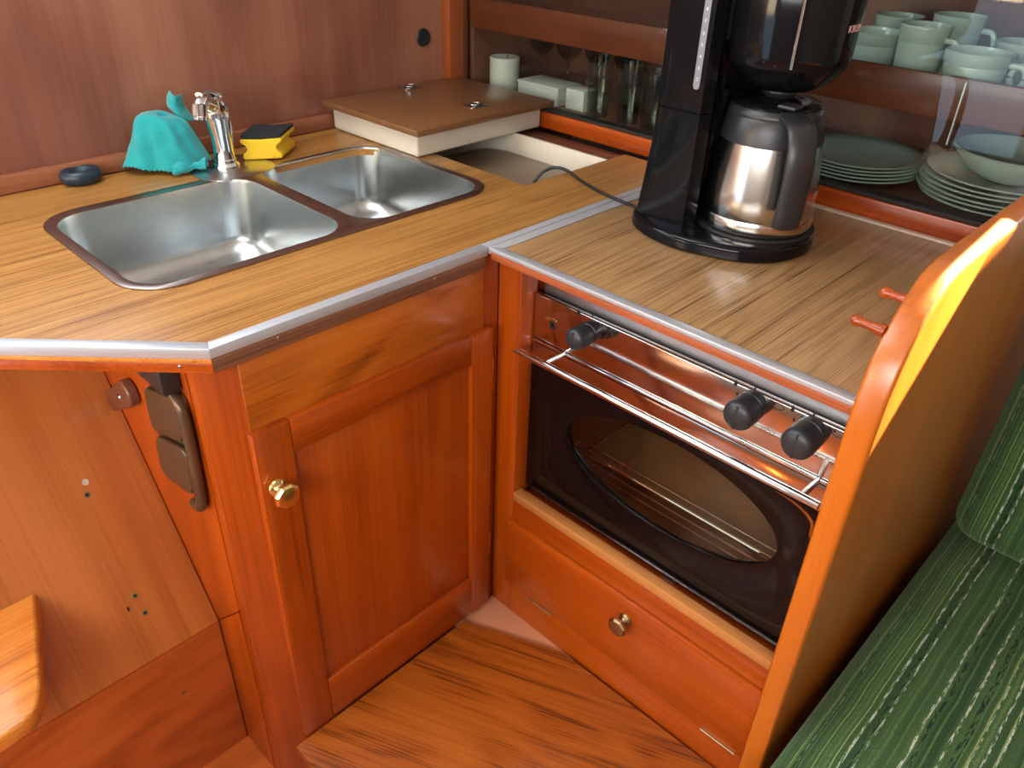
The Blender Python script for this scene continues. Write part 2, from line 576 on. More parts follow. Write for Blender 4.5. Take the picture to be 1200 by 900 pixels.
def cushion_mat():
    mt, nt, N, L, p = new_mat('green_striped_chenille')
    p.inputs['Roughness'].default_value = 0.95
    p.inputs['Sheen Weight'].default_value = 0.35
    p.inputs['Sheen Tint'].default_value = (0.5, 0.7, 0.4, 1)
    p.inputs['Specular IOR Level'].default_value = 0.15
    tc = N.new('ShaderNodeTexCoord')
    sp = N.new('ShaderNodeSeparateXYZ')
    L.new(tc.outputs['Object'], sp.inputs[0])

    def math(op, a, b, c=None):
        q = N.new('ShaderNodeMath')
        q.operation = op
        for i, x in enumerate((a, b, c)):
            if x is None:
                continue
            if isinstance(x, (int, float)):
                q.inputs[i].default_value = x
            else:
                L.new(x, q.inputs[i])
        return q.outputs[0]

    def noise1(scale, off, detail=1.0):
        t = N.new('ShaderNodeTexNoise')
        t.noise_dimensions = '1D'
        t.inputs['Scale'].default_value = scale
        t.inputs['Detail'].default_value = detail
        L.new(math('ADD', math('MULTIPLY_ADD', wob, 0.010, sp.outputs['Y']), off), t.inputs['W'])
        return t.outputs['Fac']

    def noise3(scale, vec=None, detail=3):
        t = N.new('ShaderNodeTexNoise')
        t.inputs['Scale'].default_value = scale
        t.inputs['Detail'].default_value = detail
        L.new(vec or tc.outputs['Object'], t.inputs['Vector'])
        return t.outputs['Fac']

    def ramp(f, a, b):
        q = N.new('ShaderNodeMapRange')
        q.inputs['From Min'].default_value = a
        q.inputs['From Max'].default_value = b
        L.new(f, q.inputs['Value'])
        return q.outputs[0]

    def mix(f, a, b):
        q = N.new('ShaderNodeMix')
        q.data_type = 'RGBA'
        L.new(f, q.inputs['Factor'])
        for k, x in (('A', a), ('B', b)):
            if isinstance(x, tuple):
                q.inputs[k].default_value = x
            else:
                L.new(x, q.inputs[k])
        return q.outputs['Result']

    wn = N.new('ShaderNodeTexNoise')
    wn.inputs['Scale'].default_value = 7.0
    L.new(tc.outputs['Object'], wn.inputs['Vector'])
    wob = wn.outputs['Fac']
    mp = N.new('ShaderNodeMapping')
    mp.inputs['Scale'].default_value = (60, 420, 60)
    L.new(tc.outputs['Object'], mp.inputs['Vector'])
    speck = noise3(1.0, mp.outputs['Vector'], 2)
    fleck = noise3(330, None, 2)
    c = mix(ramp(noise1(36, 3.1, 3), 0.34, 0.66), srgb(40, 70, 40), srgb(78, 108, 62))
    c = mix(math('MULTIPLY', ramp(noise1(130, 8.7, 1), 0.54, 0.70), 0.7), c, srgb(104, 132, 78))
    c = mix(math('MULTIPLY', ramp(noise1(62, 17.3, 0), 0.70, 0.74), ramp(speck, 0.46, 0.55)), c, srgb(14, 26, 28))
    c = mix(math('MULTIPLY', ramp(noise1(118, 41.9, 0), 0.73, 0.77), ramp(speck, 0.47, 0.56)), c, srgb(206, 214, 198))
    c = mix(math('MULTIPLY', ramp(noise1(150, 63.2, 0), 0.745, 0.785), ramp(fleck, 0.3, 0.5)), c, srgb(164, 184, 112))
    c = mix(math('MULTIPLY', ramp(fleck, 0.35, 0.68), 0.5), c, srgb(30, 58, 38))
    L.new(c, p.inputs['Base Color'])
    bp = N.new('ShaderNodeBump')
    bp.inputs['Strength'].default_value = 0.7
    bp.inputs['Distance'].default_value = 0.0025
    L.new(math('ADD', fleck, math('MULTIPLY', speck, 0.8)), bp.inputs['Height'])
    L.new(bp.outputs['Normal'], p.inputs['Normal'])
    return mt


M['cushion'] = cushion_mat()

# ------------------------------------------------------------------ the cabin shell
FLOOR_Z = -0.90
struct('floor', box(-2.3, 1.3, -2.5, 1.0, -1.16, -1.04, 0), M['panel_low'])
struct('ceiling', plate([(-2.3, -2.5), (1.3, -2.5), (1.3, 1.0), (-2.3, 1.0)], [[(-1.16, -0.13), (-0.44, -0.13), (-0.44, 0.69), (-1.16, 0.69)]], 0.05,
                        lambda u, v, w: (u, v, 1.32 + w)), M['ceiling'])
# bulkhead behind the sink, open above the companionway
struct('wall_left', plate([(-2.3, -1.05), (1.3, -1.05), (1.3, 1.32), (-0.26, 1.32), (-0.26, 0.42), (-1.55, 0.42), (-1.55, 1.32), (-2.3, 1.32)], [], 0.04,
                          lambda u, v, w: (u, 0.86 - w, v)), M['bulkhead'], smooth=False)
struct('wall_front', plate([(-2.5, -1.05), (0.82, -1.05), (0.82, 1.32), (-2.5, 1.32)],
                           [[(-0.864, 0.885), (-0.890, 0.900), (-0.914, 0.983), (-1.02, 0.972), (-1.02, 1.25), (-0.968, 1.25), (-0.936, 1.120)]], 0.03,  # opening shaped so the sun falls only on the divider
                           lambda u, v, w: (1.20 + w, u, v)), M['ceiling'], smooth=False)
struct('wall_back', plate([(-2.5, -1.05), (1.0, -1.05), (1.0, 1.32), (-2.5, 1.32)], [[(-1.85, 0.32), (-0.15, 0.32), (-0.15, 0.92), (-1.85, 0.92)], [(-0.01, -0.73), (0.85, -0.73), (0.85, 0.13), (-0.01, 0.13)]], 0.03,
                          lambda u, v, w: (-2.20 - w, u, v)), M['lining'], smooth=False)
struct('window_blank', box(1.1945, 1.1995, -1.17, -0.27, 0.57, 0.83, 0.001), M['ceiling'])  # opaque cream panel added behind the coachroof lamp, no opening
struct('wall_right', box(-2.3, 1.3, -2.5, -2.44, -1.05, 1.32, 0), M['lining'])
struct('baseboard_left', box(-1.6, 0.617, 0.803, 0.82, 0.0, 0.036, 0.004), M['fillet'])
struct('trim_1', box(0.618, 0.684, 0.786, 0.82, 0.0, 1.30, 0.003), M['trim'])
thing('cable_grommet', lathe([(0.011, 0), (0.011, 0.004), (0.016, 0.006), (0.021, 0.005), (0.023, 0.0)], (0.553, 0.82, 0.181), (0, -1, 0), 32, cap=False),
      M['rubber'], 'black rubber grommet round a cable hole in the dark wooden bulkhead', 'grommet')
b = lathe([(0.0, 0.0008), (0.013, 0.0008), (0.013, 0)], (0.553, 0.82, 0.181), (0, -1, 0), 24)
g = bpy.data.objects['cable_grommet']
obj('hole', b, M['dark'], g)

# ------------------------------------------------------------------ sole
r = root('sole_board', 'teak sole board covering the floor before the cupboard and the drawer', 'floorboard', (-0.2, -0.5, -1.04))
pts = [(-0.515, -0.006), (-0.068, -0.006), (0.030, -0.226), (0.036, -0.655), (-0.23, -0.70), (-0.23, -1.4), (-0.60, -1.4), (-0.60, -0.9), (-0.515, -0.1)]
obj('board', prism([(x, y, -0.922) for x, y in pts], (0, 0, 0.022), 0.002), M['floor'], r)
obj('bearer', box(-0.46, -0.30, -1.3, -0.08, -1.04, -0.923, 0), M['panel_low'], r)
thing('floor_tile', prism([(-0.08, 0.012, -0.935), (0.05, 0.012, -0.935), (0.05, -0.27, -0.935)], (0, 0, 0.022), 0.002), M['tile'],
      'pinkish terracotta floor tile showing as a triangle in the inner corner', 'tile')
thing('tile_bearer', prism([(-0.05, -0.02, -1.04), (0.03, -0.02, -1.04), (0.03, -0.19, -1.04)], (0, 0, 0.104)), M['panel_low'],
      'dark wooden bearer carrying the terracotta floor tile', 'bearer')

# ------------------------------------------------------------------ worktop with the sink
wt = root('sink_worktop', 'oak laminate worktop with aluminium edging round the double sink', 'worktop', (-0.3, 0.4, -0.04))
SQ = 0.70710678


def chamfer(t, off, z):   # point on the 45 degree corner, t along it from the corner, off inwards
    return (-0.524 - SQ * t + SQ * off, 0.0 - (-SQ * t) * 1.0 + SQ * off, z)


E1 = 1.13
outer = [(-0.524, 0.003), (0.632, 0.003), (0.632, 0.185), (0.29, 0.185), (0.29, 0.70), (0.632, 0.70), (0.632, 0.802), (-0.82, 0.802), (-0.82, 0.299)]
hole = rrect(-0.515, 0.222, 0.218, 0.625, 0.07)
obj('laminate', plate(outer, [hole], 0.014, lambda u, v, w: (u, v, -0.014 + w)), M['oak_x'], wt, angle=30)
b = prism([(-0.524, 0.0, -0.015), (-0.5159, 0.0195, -0.015), (-0.0005, 0.0195, -0.015), (-0.0005, 0.0, -0.015)], (0, 0, 0.0162), 0.001)
obj('edge_trim', b, M['alu'], wt)
b = box(0.0005, 0.632, 0.002, 0.0185, -0.012, 0.0010, 0.001)
obj('edge_trim', b, M['alu'], wt)
# chamfer trim: mitred quad
b = prism([(-0.524, 0.0, -0.015), (-0.5159, 0.0195, -0.015), (-0.5159 - 0.296, 0.0195 + 0.296, -0.015), (-0.524 - 0.296, 0.296, -0.015)], (0, 0, 0.0162), 0.001)
obj('edge_trim', b, M['alu'], wt)
b = prism([(-0.523, 0.001, -0.0385), (-0.004, 0.001, -0.0385), (-0.004, 0.016, -0.0385), (-0.515, 0.016, -0.0385)], (0, 0, 0.023), 0.001)
fa = obj('fascia', b, M['fascia'], wt)
d = (-0.295, 0.295)
b = prism([(-0.523, 0.001, -0.0385), (-0.515, 0.016, -0.0385), (-0.515 + d[0], 0.016 + d[1], -0.0385), (-0.523 + d[0], 0.001 + d[1], -0.0385)], (0, 0, 0.0155), 0.001)
fb = obj('fascia', b, M['var_x'], wt)
b = prism([(-0.5235, 0.0005, -0.0225), (-0.515, 0.016, -0.0225), (-0.515 + d[0], 0.016 + d[1], -0.0225), (-0.5235 + d[0], 0.0005 + d[1], -0.0225)], (0, 0, 0.007), 0.001)
obj('fascia_bead', b, M['tread'], wt)
b = lathe([(0.0, 0.0018), (0.0022, 0.0014), (0.0032, 0.0)], (-0.5549, 0.0329, -0.029), (-SQ, -SQ, 0), 14)
obj('screw', b, M['chrome_dull'], fb)
for x, z in ((-0.42, -0.021), (-0.123, -0.021)):
    obj('screw', lathe([(0.0, 0.001), (0.002, 0.0008), (0.0026, 0)], (x, 0.001, z), (0, -1, 0), 12), M['brass_old'], fa)

# double sink
sk = root('double_sink', 'stainless steel double sink with two basins let into the worktop', 'sink', (-0.15, 0.42, -0.16))
lb = rrect(-0.512, 0.226, -0.128, 0.618, 0.062)
rb = rrect(-0.092, 0.226, 0.214, 0.640, 0.062)
rim_o = rrect(-0.532, 0.206, 0.234, 0.640, 0.080)
# the rim swells behind the divider to carry the tap
rim = plate(rim_o, [rrect(-0.513, 0.2245, -0.127, 0.612, 0.062), rrect(-0.093, 0.2245, 0.215, 0.627, 0.062)], 0.003,
            lambda u, v, w: (u, v, 0.0004 + w), 0.0008)
obj('rim', rim, M['rim'], sk)
b = prism([(x, y, 0.0004) for x, y in rrect(-0.20, 0.60, -0.03, 0.752, 0.05)], (0, 0, 0.0035), 0.001)
obj('tap_deck', b, M['steel'], sk)


def basin(x0, y0, x1, y1, depth):
    rings = []
    R = 0.062
    f = 0.045
    prof = [(0.0, 0.003), (0.001, -0.004), (0.006, -depth + f)]
    for k in range(1, 8):
        a = pi / 2 * k / 7
        prof.append((0.006 + f * (1 - cos(a)), -depth + f - f * sin(a)))
    prof += [(0.09, -depth - 0.001), (0.12, -depth - 0.002)]
    for ins, z in prof:
        rr = max(R - ins * 0.35, 0.02)
        rings.append([(x, y, z) for x, y in rrect(x0 + ins, y0 + ins, x1 - ins, y1 - ins, min(rr, (x1 - x0) / 2 - ins - 0.002), 8)])
    return loft(rings, None, False, True)


obj('basin', basin(-0.513, 0.2245, -0.127, 0.612, 0.155), M['steel'], sk, angle=60)
obj('basin', basin(-0.093, 0.2245, 0.215, 0.627, 0.155), M['steel'], sk, angle=60)

# ------------------------------------------------------------------ tap
tp = root('mixer_tap', 'small chrome mixer tap with angled spout standing between the basins', 'tap', (-0.118, 0.69, 0.0039))
B0 = Vector((-0.118, 0.69, 0.0039))
obj('base', lathe([(0.029, 0), (0.029, 0.004), (0.026, 0.008), (0.024, 0.010), (0.024, 0.016), (0.022, 0.018)], B0, (0, 0, 1), 32), M['chrome'], tp)
ax = Vector((-0.06, -0.05, 1.0)).normalized()
obj('body', lathe([(0.0215, 0.0), (0.0215, 0.05), (0.026, 0.085), (0.027, 0.105), (0.022, 0.122), (0.012, 0.130), (0, 0.131)], B0 + Vector((0, 0, 0.017)), ax, 32), M['chrome'], tp)
H = B0 + Vector((0, 0, 0.017)) + ax * 0.100
sp_end = Vector((-0.176, 0.645, 0.140))
pth = smooth_path([H + Vector((0.0, 0.0, 0.006)), H + Vector((-0.022, -0.018, 0.020)), sp_end + Vector((0.012, 0.009, 0.010)), sp_end], 6)
sp = obj('spout', tube(pth, [0.017 - 0.003 * i / (len(pth) - 1) for i in range(len(pth))], 18), M['chrome'], tp)
obj('aerator', lathe([(0.013, 0.010), (0.0155, 0.008), (0.0155, -0.014), (0.0135, -0.016), (0.0135, -0.021), (0.010, -0.022)], sp_end, (0.25, 0.2, 1.0), 28), M['chrome'], sp)
lv = [H + Vector((0.004, 0.0, 0.022)), H + Vector((0.008, 0.003, 0.032)), H + Vector((-0.018, -0.011, 0.044)), H + Vector((-0.044, -0.030, 0.044))]
lv = smooth_path(lv, 6)
obj('lever', tube(lv, [0.013 - 0.005 * i / (len(lv) - 1) for i in range(len(lv))], 14, ratio=0.55, side=(0.6, -0.8, 0)), M['chrome'], tp)
rbx = smooth_path([H + Vector((0.018, 0.004, 0.02)), H + Vector((0.026, 0.004, -0.03)), H + Vector((0.024, 0.004, -0.085))], 6)
obj('side_rib', tube(rbx, 0.0055, 10), M['chrome'], tp)


# ------------------------------------------------------------------ teal cloth
def cloth():
    """a cloth heaped over itself: rings from the crown down to the pinked hem"""
    bm = bmesh.new()
    c = Vector((-0.216, 0.758, 0))
    L = Vector((0.150, -0.100, 0)).normalized()
    D = Vector((-0.55, -0.83, 0)).normalized()
    prof = [(0.03, 0.116), (0.22, 0.119), (0.38, 0.118), (0.47, 0.113), (0.53, 0.103), (0.58, 0.09), (0.64, 0.075), (0.71, 0.059), (0.79, 0.044), (0.87, 0.030), (0.94, 0.018), (1.0, 0.009)]
    fine = []
    for (r0, z0), (r1, z1) in zip(prof, prof[1:]):
        for k in range(3):
            fine.append((r0 + (r1 - r0) * k / 3, z0 + (z1 - z0) * k / 3))
    fine.append(prof[-1])
    n = 120
    rings = []
    for j, (rr, zz) in enumerate(fine):
        t = j / (len(fine) - 1)
        ring = []
        for i in range(n):
            a = 2 * pi * i / n
            ca, sa = cos(a), sin(a)
            hl = 0.092 if ca < 0 else 0.086
            r2 = rr
            if ca > 0:                      # the end by the tap hangs straighter
                r2 = rr + ca * 0.10 * sin(pi * t)
            elif sa < 0.6:
                r2 = rr - 0.03 * sin(pi * t)
            fd = 0.055 * (0.35 + abs(sa))
            p = c + L * (hl * r2 * ca) + D * (0.050 * (r2 + 0.16 * sin(pi * t)) * sa)
            fold = (0.0045 * sin(a * 5 + 1.2 + 1.5 * t) + 0.003 * sin(a * 11 + 5 * t)) * t
            p += (L * ca + D * sa) * fold
            nn = noise.noise(Vector((p.x * 30, p.y * 30, zz * 30)))
            p += D * (0.005 * nn) + Vector((0, 0, 0.004 * noise.noise(p * 45)))
            p.z = zz + 0.004 * nn - 0.010 * (1 - t) * (ca > 0) * ca
            if 3.4 < a % (2 * pi) or a < 2.9:
                p.z += 0.010 * t * t * (0.5 + 0.5 * sin(a * 3 + 0.6))
            if j == len(fine) - 1:
                p.z += 0.003 * (i % 2) - 0.002
            p.z = max(p.z, 0.0022)
            p.y = min(p.y, 0.801)
            ring.append(p)
        rings.append(ring)
    return loft(rings, None, True, False)


def add_solid(o, t):
    md = o.modifiers.new('thickness', 'SOLIDIFY')
    md.thickness = t
    md.offset = 0


tc = root('cleaning_cloth', 'teal cleaning cloth with a pinked hem heaped behind the tap', 'cloth', (-0.22, 0.755, 0.0))
o = obj('drape', cloth(), M['teal'], tc, angle=80)
# upright corner of the cloth
bm = bmesh.new()
g = []
for j in range(13):
    t = j / 12
    row = []
    for i in range(9):
        s = i / 8 - 0.5
        w = 0.040 * (1 - 0.30 * t) * (1 if t < 0.9 else 0.9)
        c0 = Vector((-0.160, 0.752, 0.096)).lerp(Vector((-0.172, 0.755, 0.148)), t)
        c0 += Vector((-0.010, 0, 0)) * sin(pi * t)
        p = c0 + Vector((0.85, -0.5, -0.25)) * (w * s) + Vector((-0.5, -0.8, 0)) * (0.016 * cos(s * 5) + 0.005 * sin(t * 7 + s * 4) - 0.006)
        row.append(bm.verts.new(p))
    g.append(row)
for a, c in zip(g, g[1:]):
    for i in range(8):
        bm.faces.new((a[i], a[i + 1], c[i + 1], c[i]))
o = obj('upper_corner', bm, M['teal'], tc, angle=80)
add_solid(o, 0.0022)
# rolled lower fold beside the tap
bm = bmesh.new()
g = []
for j in range(25):
    t = j / 24
    row = []
    cx = Vector((-0.226, 0.708, 0.013)).lerp(Vector((-0.158, 0.694, 0.015)), t)
    for i in range(15):
        a = -0.6 + 4.6 * i / 14
        rr = 0.010 + 0.003 * sin(t * 7) + 0.0015 * sin(t * 17 + i * 0.6)
        p = cx + Vector((-0.55, -0.8, 0)) * (rr * 1.5 * cos(a)) + Vector((0, 0, 1)) * (rr * sin(a))
        p.z = max(p.z, 0.0015)
        row.append(bm.verts.new(p))
    g.append(row)
for a, c in zip(g, g[1:]):
    for i in range(14):
        bm.faces.new((a[i], a[i + 1], c[i + 1], c[i]))
o = obj('lower_fold', bm, M['teal'], tc, angle=80)
add_solid(o, 0.002)

# ------------------------------------------------------------------ sponge
U = Vector((0.0713, -0.0439, 0)).normalized()
W = Vector((0.0818, 0.0685, 0)).normalized()
S0 = Vector((-0.0700, 0.700, 0.0045))
spg = root('dish_sponge', 'yellow grip sponge with a black scouring pad beside the sink', 'sponge', S0 + U * 0.04 + W * 0.045)
prof = [(0.002, 0.0), (0.080, 0.0), (0.082, 0.004), (0.081, 0.012), (0.073, 0.017), (0.071, 0.023), (0.074, 0.030), (0.083, 0.036), (0.085, 0.042), (0.082, 0.045),
        (0.040, 0.043), (0.000, 0.045), (-0.003, 0.042), (-0.002, 0.036), (0.007, 0.030), (0.010, 0.023), (0.007, 0.017), (0.000, 0.012), (-0.001, 0.004)]
obj('foam', prism([S0 + U * u + Vector((0, 0, z)) for u, z in prof], W * 0.095, 0.002), M['yellow'], spg, angle=50)
prof = [(0.000, 0.0455), (0.040, 0.0435), (0.082, 0.0455), (0.083, 0.053), (0.040, 0.050), (-0.001, 0.054)]
obj('scouring_pad', prism([S0 + U * u + Vector((0, 0, z)) for u, z in prof], W * 0.095, 0.001), M['scour'], spg, angle=50)

# ------------------------------------------------------------------ stopper
C0 = Vector((-0.383, 0.783, 0.0))
st = root('sink_stopper', 'dark blue rubber sink plug lying near the bulkhead', 'sink plug', C0)
obj('body', lathe([(0.0, 0.001), (0.026, 0.001), (0.034, 0.004), (0.040, 0.012), (0.040, 0.020), (0.036, 0.028), (0.029, 0.030), (0.022, 0.027), (0.018, 0.020), (0.0, 0.018)],
                  C0, (0, 0, 1), 40, sx=0.98, sy=0.82), M['stopper'], st, angle=60)

# ------------------------------------------------------------------ icebox and its lid
ib = root('icebox', 'open top of a white lined icebox let into the worktop corner', 'icebox', (0.43, 0.45, -0.40))
obj('far_wall', box(0.567, 0.575, 0.187, 0.70, -0.40, -0.002, 0.001), M['white_lid'], ib)
obj('near_wall', box(0.285, 0.292, 0.187, 0.70, -0.40, -0.015, 0.001), M['white_lid'], ib)
obj('side_wall', box(0.292, 0.567, 0.180, 0.187, -0.40, -0.015, 0.001), M['white_lid'], ib)
obj('side_wall', box(0.292, 0.567, 0.70, 0.707, -0.40, -0.015, 0.001), M['white_lid'], ib)
obj('bottom', box(0.285, 0.575, 0.180, 0.707, -0.41, -0.40, 0.001), M['white_lid'], ib)
obj('wall_shade', prism([(x, y, -0.062) for x, y in rrect(0.330, 0.190, 0.566, 0.575, 0.085)], (0, 0, 0.010), 0.002), M['taupe'], ib, label='taupe sheet standing for the shaded icebox wall')  # taupe colour stands in for shade on the far wall
obj('ledge', box(0.576, 0.648, 0.187, 0.70, -0.03, -0.008, 0.001), M['toggle'], ib, label='dark brown ledge behind the icebox')

ld = root('icebox_hatch', 'thick icebox lid with oak top and cream sides set askew on the opening', 'lid', (0.44, 0.64, 0.0015))
obj('insulated_body', box(0.236, 0.650, 0.474, 0.798, 0.0015, 0.0595, 0.006, 3), M['white_lid'], ld)
obj('top_board', box(0.207, 0.656, 0.436, 0.800, 0.060, 0.0745, 0.002), M['oak_lid'], ld)
for x, y in ((0.462, 0.770), (0.462, 0.522)):
    rp = obj('ring_pull', prism([(x + u, y + v, 0.0747) for u, v in rrect(-0.030, -0.022, 0.030, 0.022, 0.007, 5)], (0, 0, 0.0016), 0.0004), M['chrome_dull'], ld)
    obj('recess', lathe([(0.0175, 0.0), (0.0175, 0.0006), (0.0, 0.0006)], (x, y, 0.0763), (0, 0, 1), 24), M['dark'], rp)
    ring = [(x + 0.0135 * cos(a), y + 0.0135 * sin(a), 0.0788) for a in [2 * pi * i / 24 for i in range(25)]]
    obj('ring', tube(ring, 0.0019, 8), M['chrome'], rp)

# ------------------------------------------------------------------ stove worktop (folding lid over the hob)
sw = root('stove_worktop', 'oak laminate worktop edged in aluminium over the oven, under the coffee maker', 'worktop', (0.32, -0.33, -0.04))
obj('laminate', box(0.018, 0.640, -0.664, -0.024, -0.014, 0.0, 0.0005), M['oak_stove'], sw)
obj('edge_trim', prism([(0.0, -0.001, -0.0065), (0.0, -0.665, -0.0065), (0.0185, -0.665, -0.0065), (0.0185, -0.0195, -0.0065)], (0, 0, 0.0077), 0.001), M['alu'], sw)
obj('edge_trim', prism([(0.0, -0.0008, -0.012), (0.0185, -0.0225, -0.012), (0.640, -0.0225, -0.012), (0.640, -0.0008, -0.012)], (0, 0, 0.0132), 0.001), M['alu'], sw)
obj('fascia', box(0.001, 0.019, -0.665, -0.006, -0.0205, -0.0068, 0.001), M['fascia_y'], sw)
obj('seal_strip', box(0.6405, 0.655, -0.664, 0.0, -0.012, 0.004, 0.001), M['seal'], sw)

# ------------------------------------------------------------------ sink cupboard
sc = root('sink_cupboard', 'mahogany cupboard under the sink with one panelled door', 'cupboard', (-0.25, 0.02, -1.04))
FY = 0.012
obj('corner_post', prism([(-0.4845, FY, -1.04), (-0.4845, FY + 0.03, -1.04), (-0.525, 0.07, -1.04), (-0.537, 0.062, -1.04), (-0.537, 0.040, -1.04)], (0, 0, 1.0), 0.002), M['var_z'], sc)
obj('side_panel', prism([(-0.537, y, z) for y, z in ((0.0705, -0.5590), (0.19, -0.6845), (0.80, -0.6845), (0.80, -0.040), (0.0705, -0.040))], (0.012, 0, 0), 0.0012), M['var_z'], sc)
obj('side_panel', prism([(-0.537, y, z) for y, z in ((0.0705, -0.5622), (0.1755, -0.6720), (0.1755, -1.04), (0.0705, -1.04))], (0.012, 0, 0), 0.0012), M['var_z'], sc)
obj('header_panel', box(-0.484, -0.001, FY - 0.004, FY + 0.02, -0.170, -0.0395, 0.001), M['header'], sc)
obj('hinge_stile', box(0.0, 0.0395, FY, FY + 0.02, -0.935, -0.0215, 0.001), M['var_z'], sc)
obj('bottom_rail', box(-0.484, -0.001, FY, FY + 0.02, -0.935, -0.890, 0.001), M['var_x'], sc)
dr = root('door', '', '', (0, 0, 0))
del dr['label'], dr['category']
dr.parent = sc
dr.location = Vector((0.01, 0.0, -0.85)) - ORIG[sc]
ORIG[dr] = Vector((0.01, 0.0, -0.85))
D0, D1, DZ0, DZ1 = -0.490, 0.0115, -0.8955, -0.1605
bv = 0.003
obj('stile', box(D0, D0 + 0.064, -0.006, 0.0115, DZ0, DZ1, bv), M['var_z'], dr)
obj('stile', box(D1 - 0.056, D1, -0.006, 0.0115, DZ0, DZ1, bv), M['var_z'], dr)
obj('top_rail', box(D0 + 0.0642, D1 - 0.0562, -0.006, 0.0115, DZ1 - 0.062, DZ1, bv), M['var_x'], dr)
obj('bottom_rail', box(D0 + 0.0642, D1 - 0.0562, -0.006, 0.0115, DZ0, DZ0 + 0.112, bv), M['var_x'], dr)
obj('panel', box(D0 + 0.0645, D1 - 0.0565, 0.004, 0.0105, DZ0 + 0.1125, DZ1 - 0.0625, 0.001), M['var_z'], dr)


def octagon_knob(base, axis, mat, parent, s=1.0):
    a, u, v = frame_of(axis)
    b = lathe([(0.0125 * s, 0), (0.0115 * s, 0.0025 * s), (0.008 * s, 0.005 * s), (0.0055 * s, 0.009 * s), (0.0055 * s, 0.014 * s), (0.009 * s, 0.0165 * s)], base, axis, 24)
    base = Vector(base)
    rings = []
    for rr, h in ((0.010, 0.0160), (0.0165, 0.0175), (0.0175, 0.0195), (0.0175, 0.0235), (0.0150, 0.0265), (0.0135, 0.0268)):
        rings.append([base + a * (h * s) + u * (rr * s * cos(2 * pi * (i + 0.5) / 8)) + v * (rr * s * sin(2 * pi * (i + 0.5) / 8)) for i in range(8)])
    loft(rings, b, True, True)
    return obj('knob', b, mat, parent, angle=20)


octagon_knob((-0.4635, -0.006, -0.272), (0, -1, 0), M['brass'], dr, 1.28)
for z0, z1 in ((-0.315, -0.240), (-0.772, -0.700)):
    h = lathe([(0.0030, 0), (0.0030, z1 - z0)], (0.0185, 0.0082, z0), (0, 0, 1), 12)
    box(0.0200, 0.0300, 0.0098, 0.0118, z0, z1, 0.0003, bm=h)
    obj('hinge', h, M['brass'], sc)

# ------------------------------------------------------------------ stove cabinet
sv = root('stove_cabinet', 'mahogany surround of the oven with a drop-front drawer below', 'cabinet', (0.3, -0.33, -1.04))
FX = 0.040
obj('post', box(FX, FX + 0.045, -0.046, 0.0115, -1.04, -0.0215, 0.002), M['var_z'], sv)
obj('post', box(FX, FX + 0.045, -0.6668, -0.660, -1.04, -0.0215, 0.001), M['var_z'], sv)
obj('side_panel', box(FX + 0.0455, 0.63, -0.034, -0.022, -1.04, -0.0215, 0.001), M['var_z'], sv)
obj('ledge', box(FX - 0.001, 0.0625, -0.6595, -0.0465, -0.574, -0.5525, 0.002), M['var_light_y'], sv, label='pale worn ledge below the oven')
obj('rail', box(FX + 0.0005, FX + 0.022, -0.6595, -0.0465, -0.626, -0.5745, 0.001), M['var_y'], sv)
obj('oven_shelf', box(0.063, 0.60, -0.6595, -0.0465, -0.592, -0.574, 0.001), M['var_y'], sv)
fl = obj('drawer_front', box(FX - 0.006, FX + 0.016, -0.6585, -0.0345, -0.8205, -0.6285, 0.003), M['var_y'], sv)
octagon_knob((FX - 0.0062, -0.366, -0.680), (-1, 0, 0), M['brass_old'], fl, 1.2)
obj('plinth', box(FX, FX + 0.02, -0.6595, -0.0465, -1.04, -0.8215, 0.001), M['var_y'], sv)
for y in (-0.140, -0.603):
    h = lathe([(0.0024, 0), (0.0024, 0.074)], (FX - 0.0065, y - 0.037, -0.8215), (0, 1, 0), 12)
    obj('hinge', h, M['brass_old'], sv)

# ------------------------------------------------------------------ oven
OX = 0.075
ov = root('oven', 'stainless steel oven with black glass door, oval window and three knobs', 'oven', (0.3, -0.35, -0.572))
Y0, Y1 = -0.656, -0.048
pn = obj('control_panel', box(OX, OX + 0.012, Y0, Y1, -0.187, -0.094, 0.003, 3), M['mirror'], ov)
obj('panel_lip', box(OX - 0.004, OX + 0.010, Y0, Y1, -0.1925, -0.1875, 0.0015), M['chrome'], ov)
obj('hob_rail', box(0.0965, 0.130, Y0, Y1, -0.1355, -0.064, 0.008, 5), M['hob_steel'], ov)
obj('hob_top', box(0.0875, 0.60, Y0, Y1, -0.150, -0.136, 0.001), M['mirror'], ov)
# cooking box
cv = box(0.092, 0.55, Y0, Y0 + 0.006, -0.560, -0.150, 0)
box(0.092, 0.55, Y1 - 0.006, Y1, -0.560, -0.150, 0, bm=cv)
box(0.54, 0.55, Y0 + 0.006, Y1 - 0.006, -0.560, -0.150, 0, bm=cv)
box(0.092, 0.54, Y0 + 0.006, Y1 - 0.006, -0.560, -0.551, 0, bm=cv)
box(0.092, 0.54, Y0 + 0.006, Y1 - 0.006, -0.1605, -0.1505, 0, bm=cv)
obj('cooking_box', cv, M['enamel'], ov)
obj('liner', box(0.096, 0.538, Y0 + 0.0065, Y1 - 0.0065, -0.170, -0.1612, 0), M['cavity'], ov)
obj('floor_reflection', box(0.250, 0.530, Y0 + 0.020, Y1 - 0.020, -0.5505, -0.5440, 0.002), M['cavity'], ov)  # tan sheet put in for the reflection on the oven floor
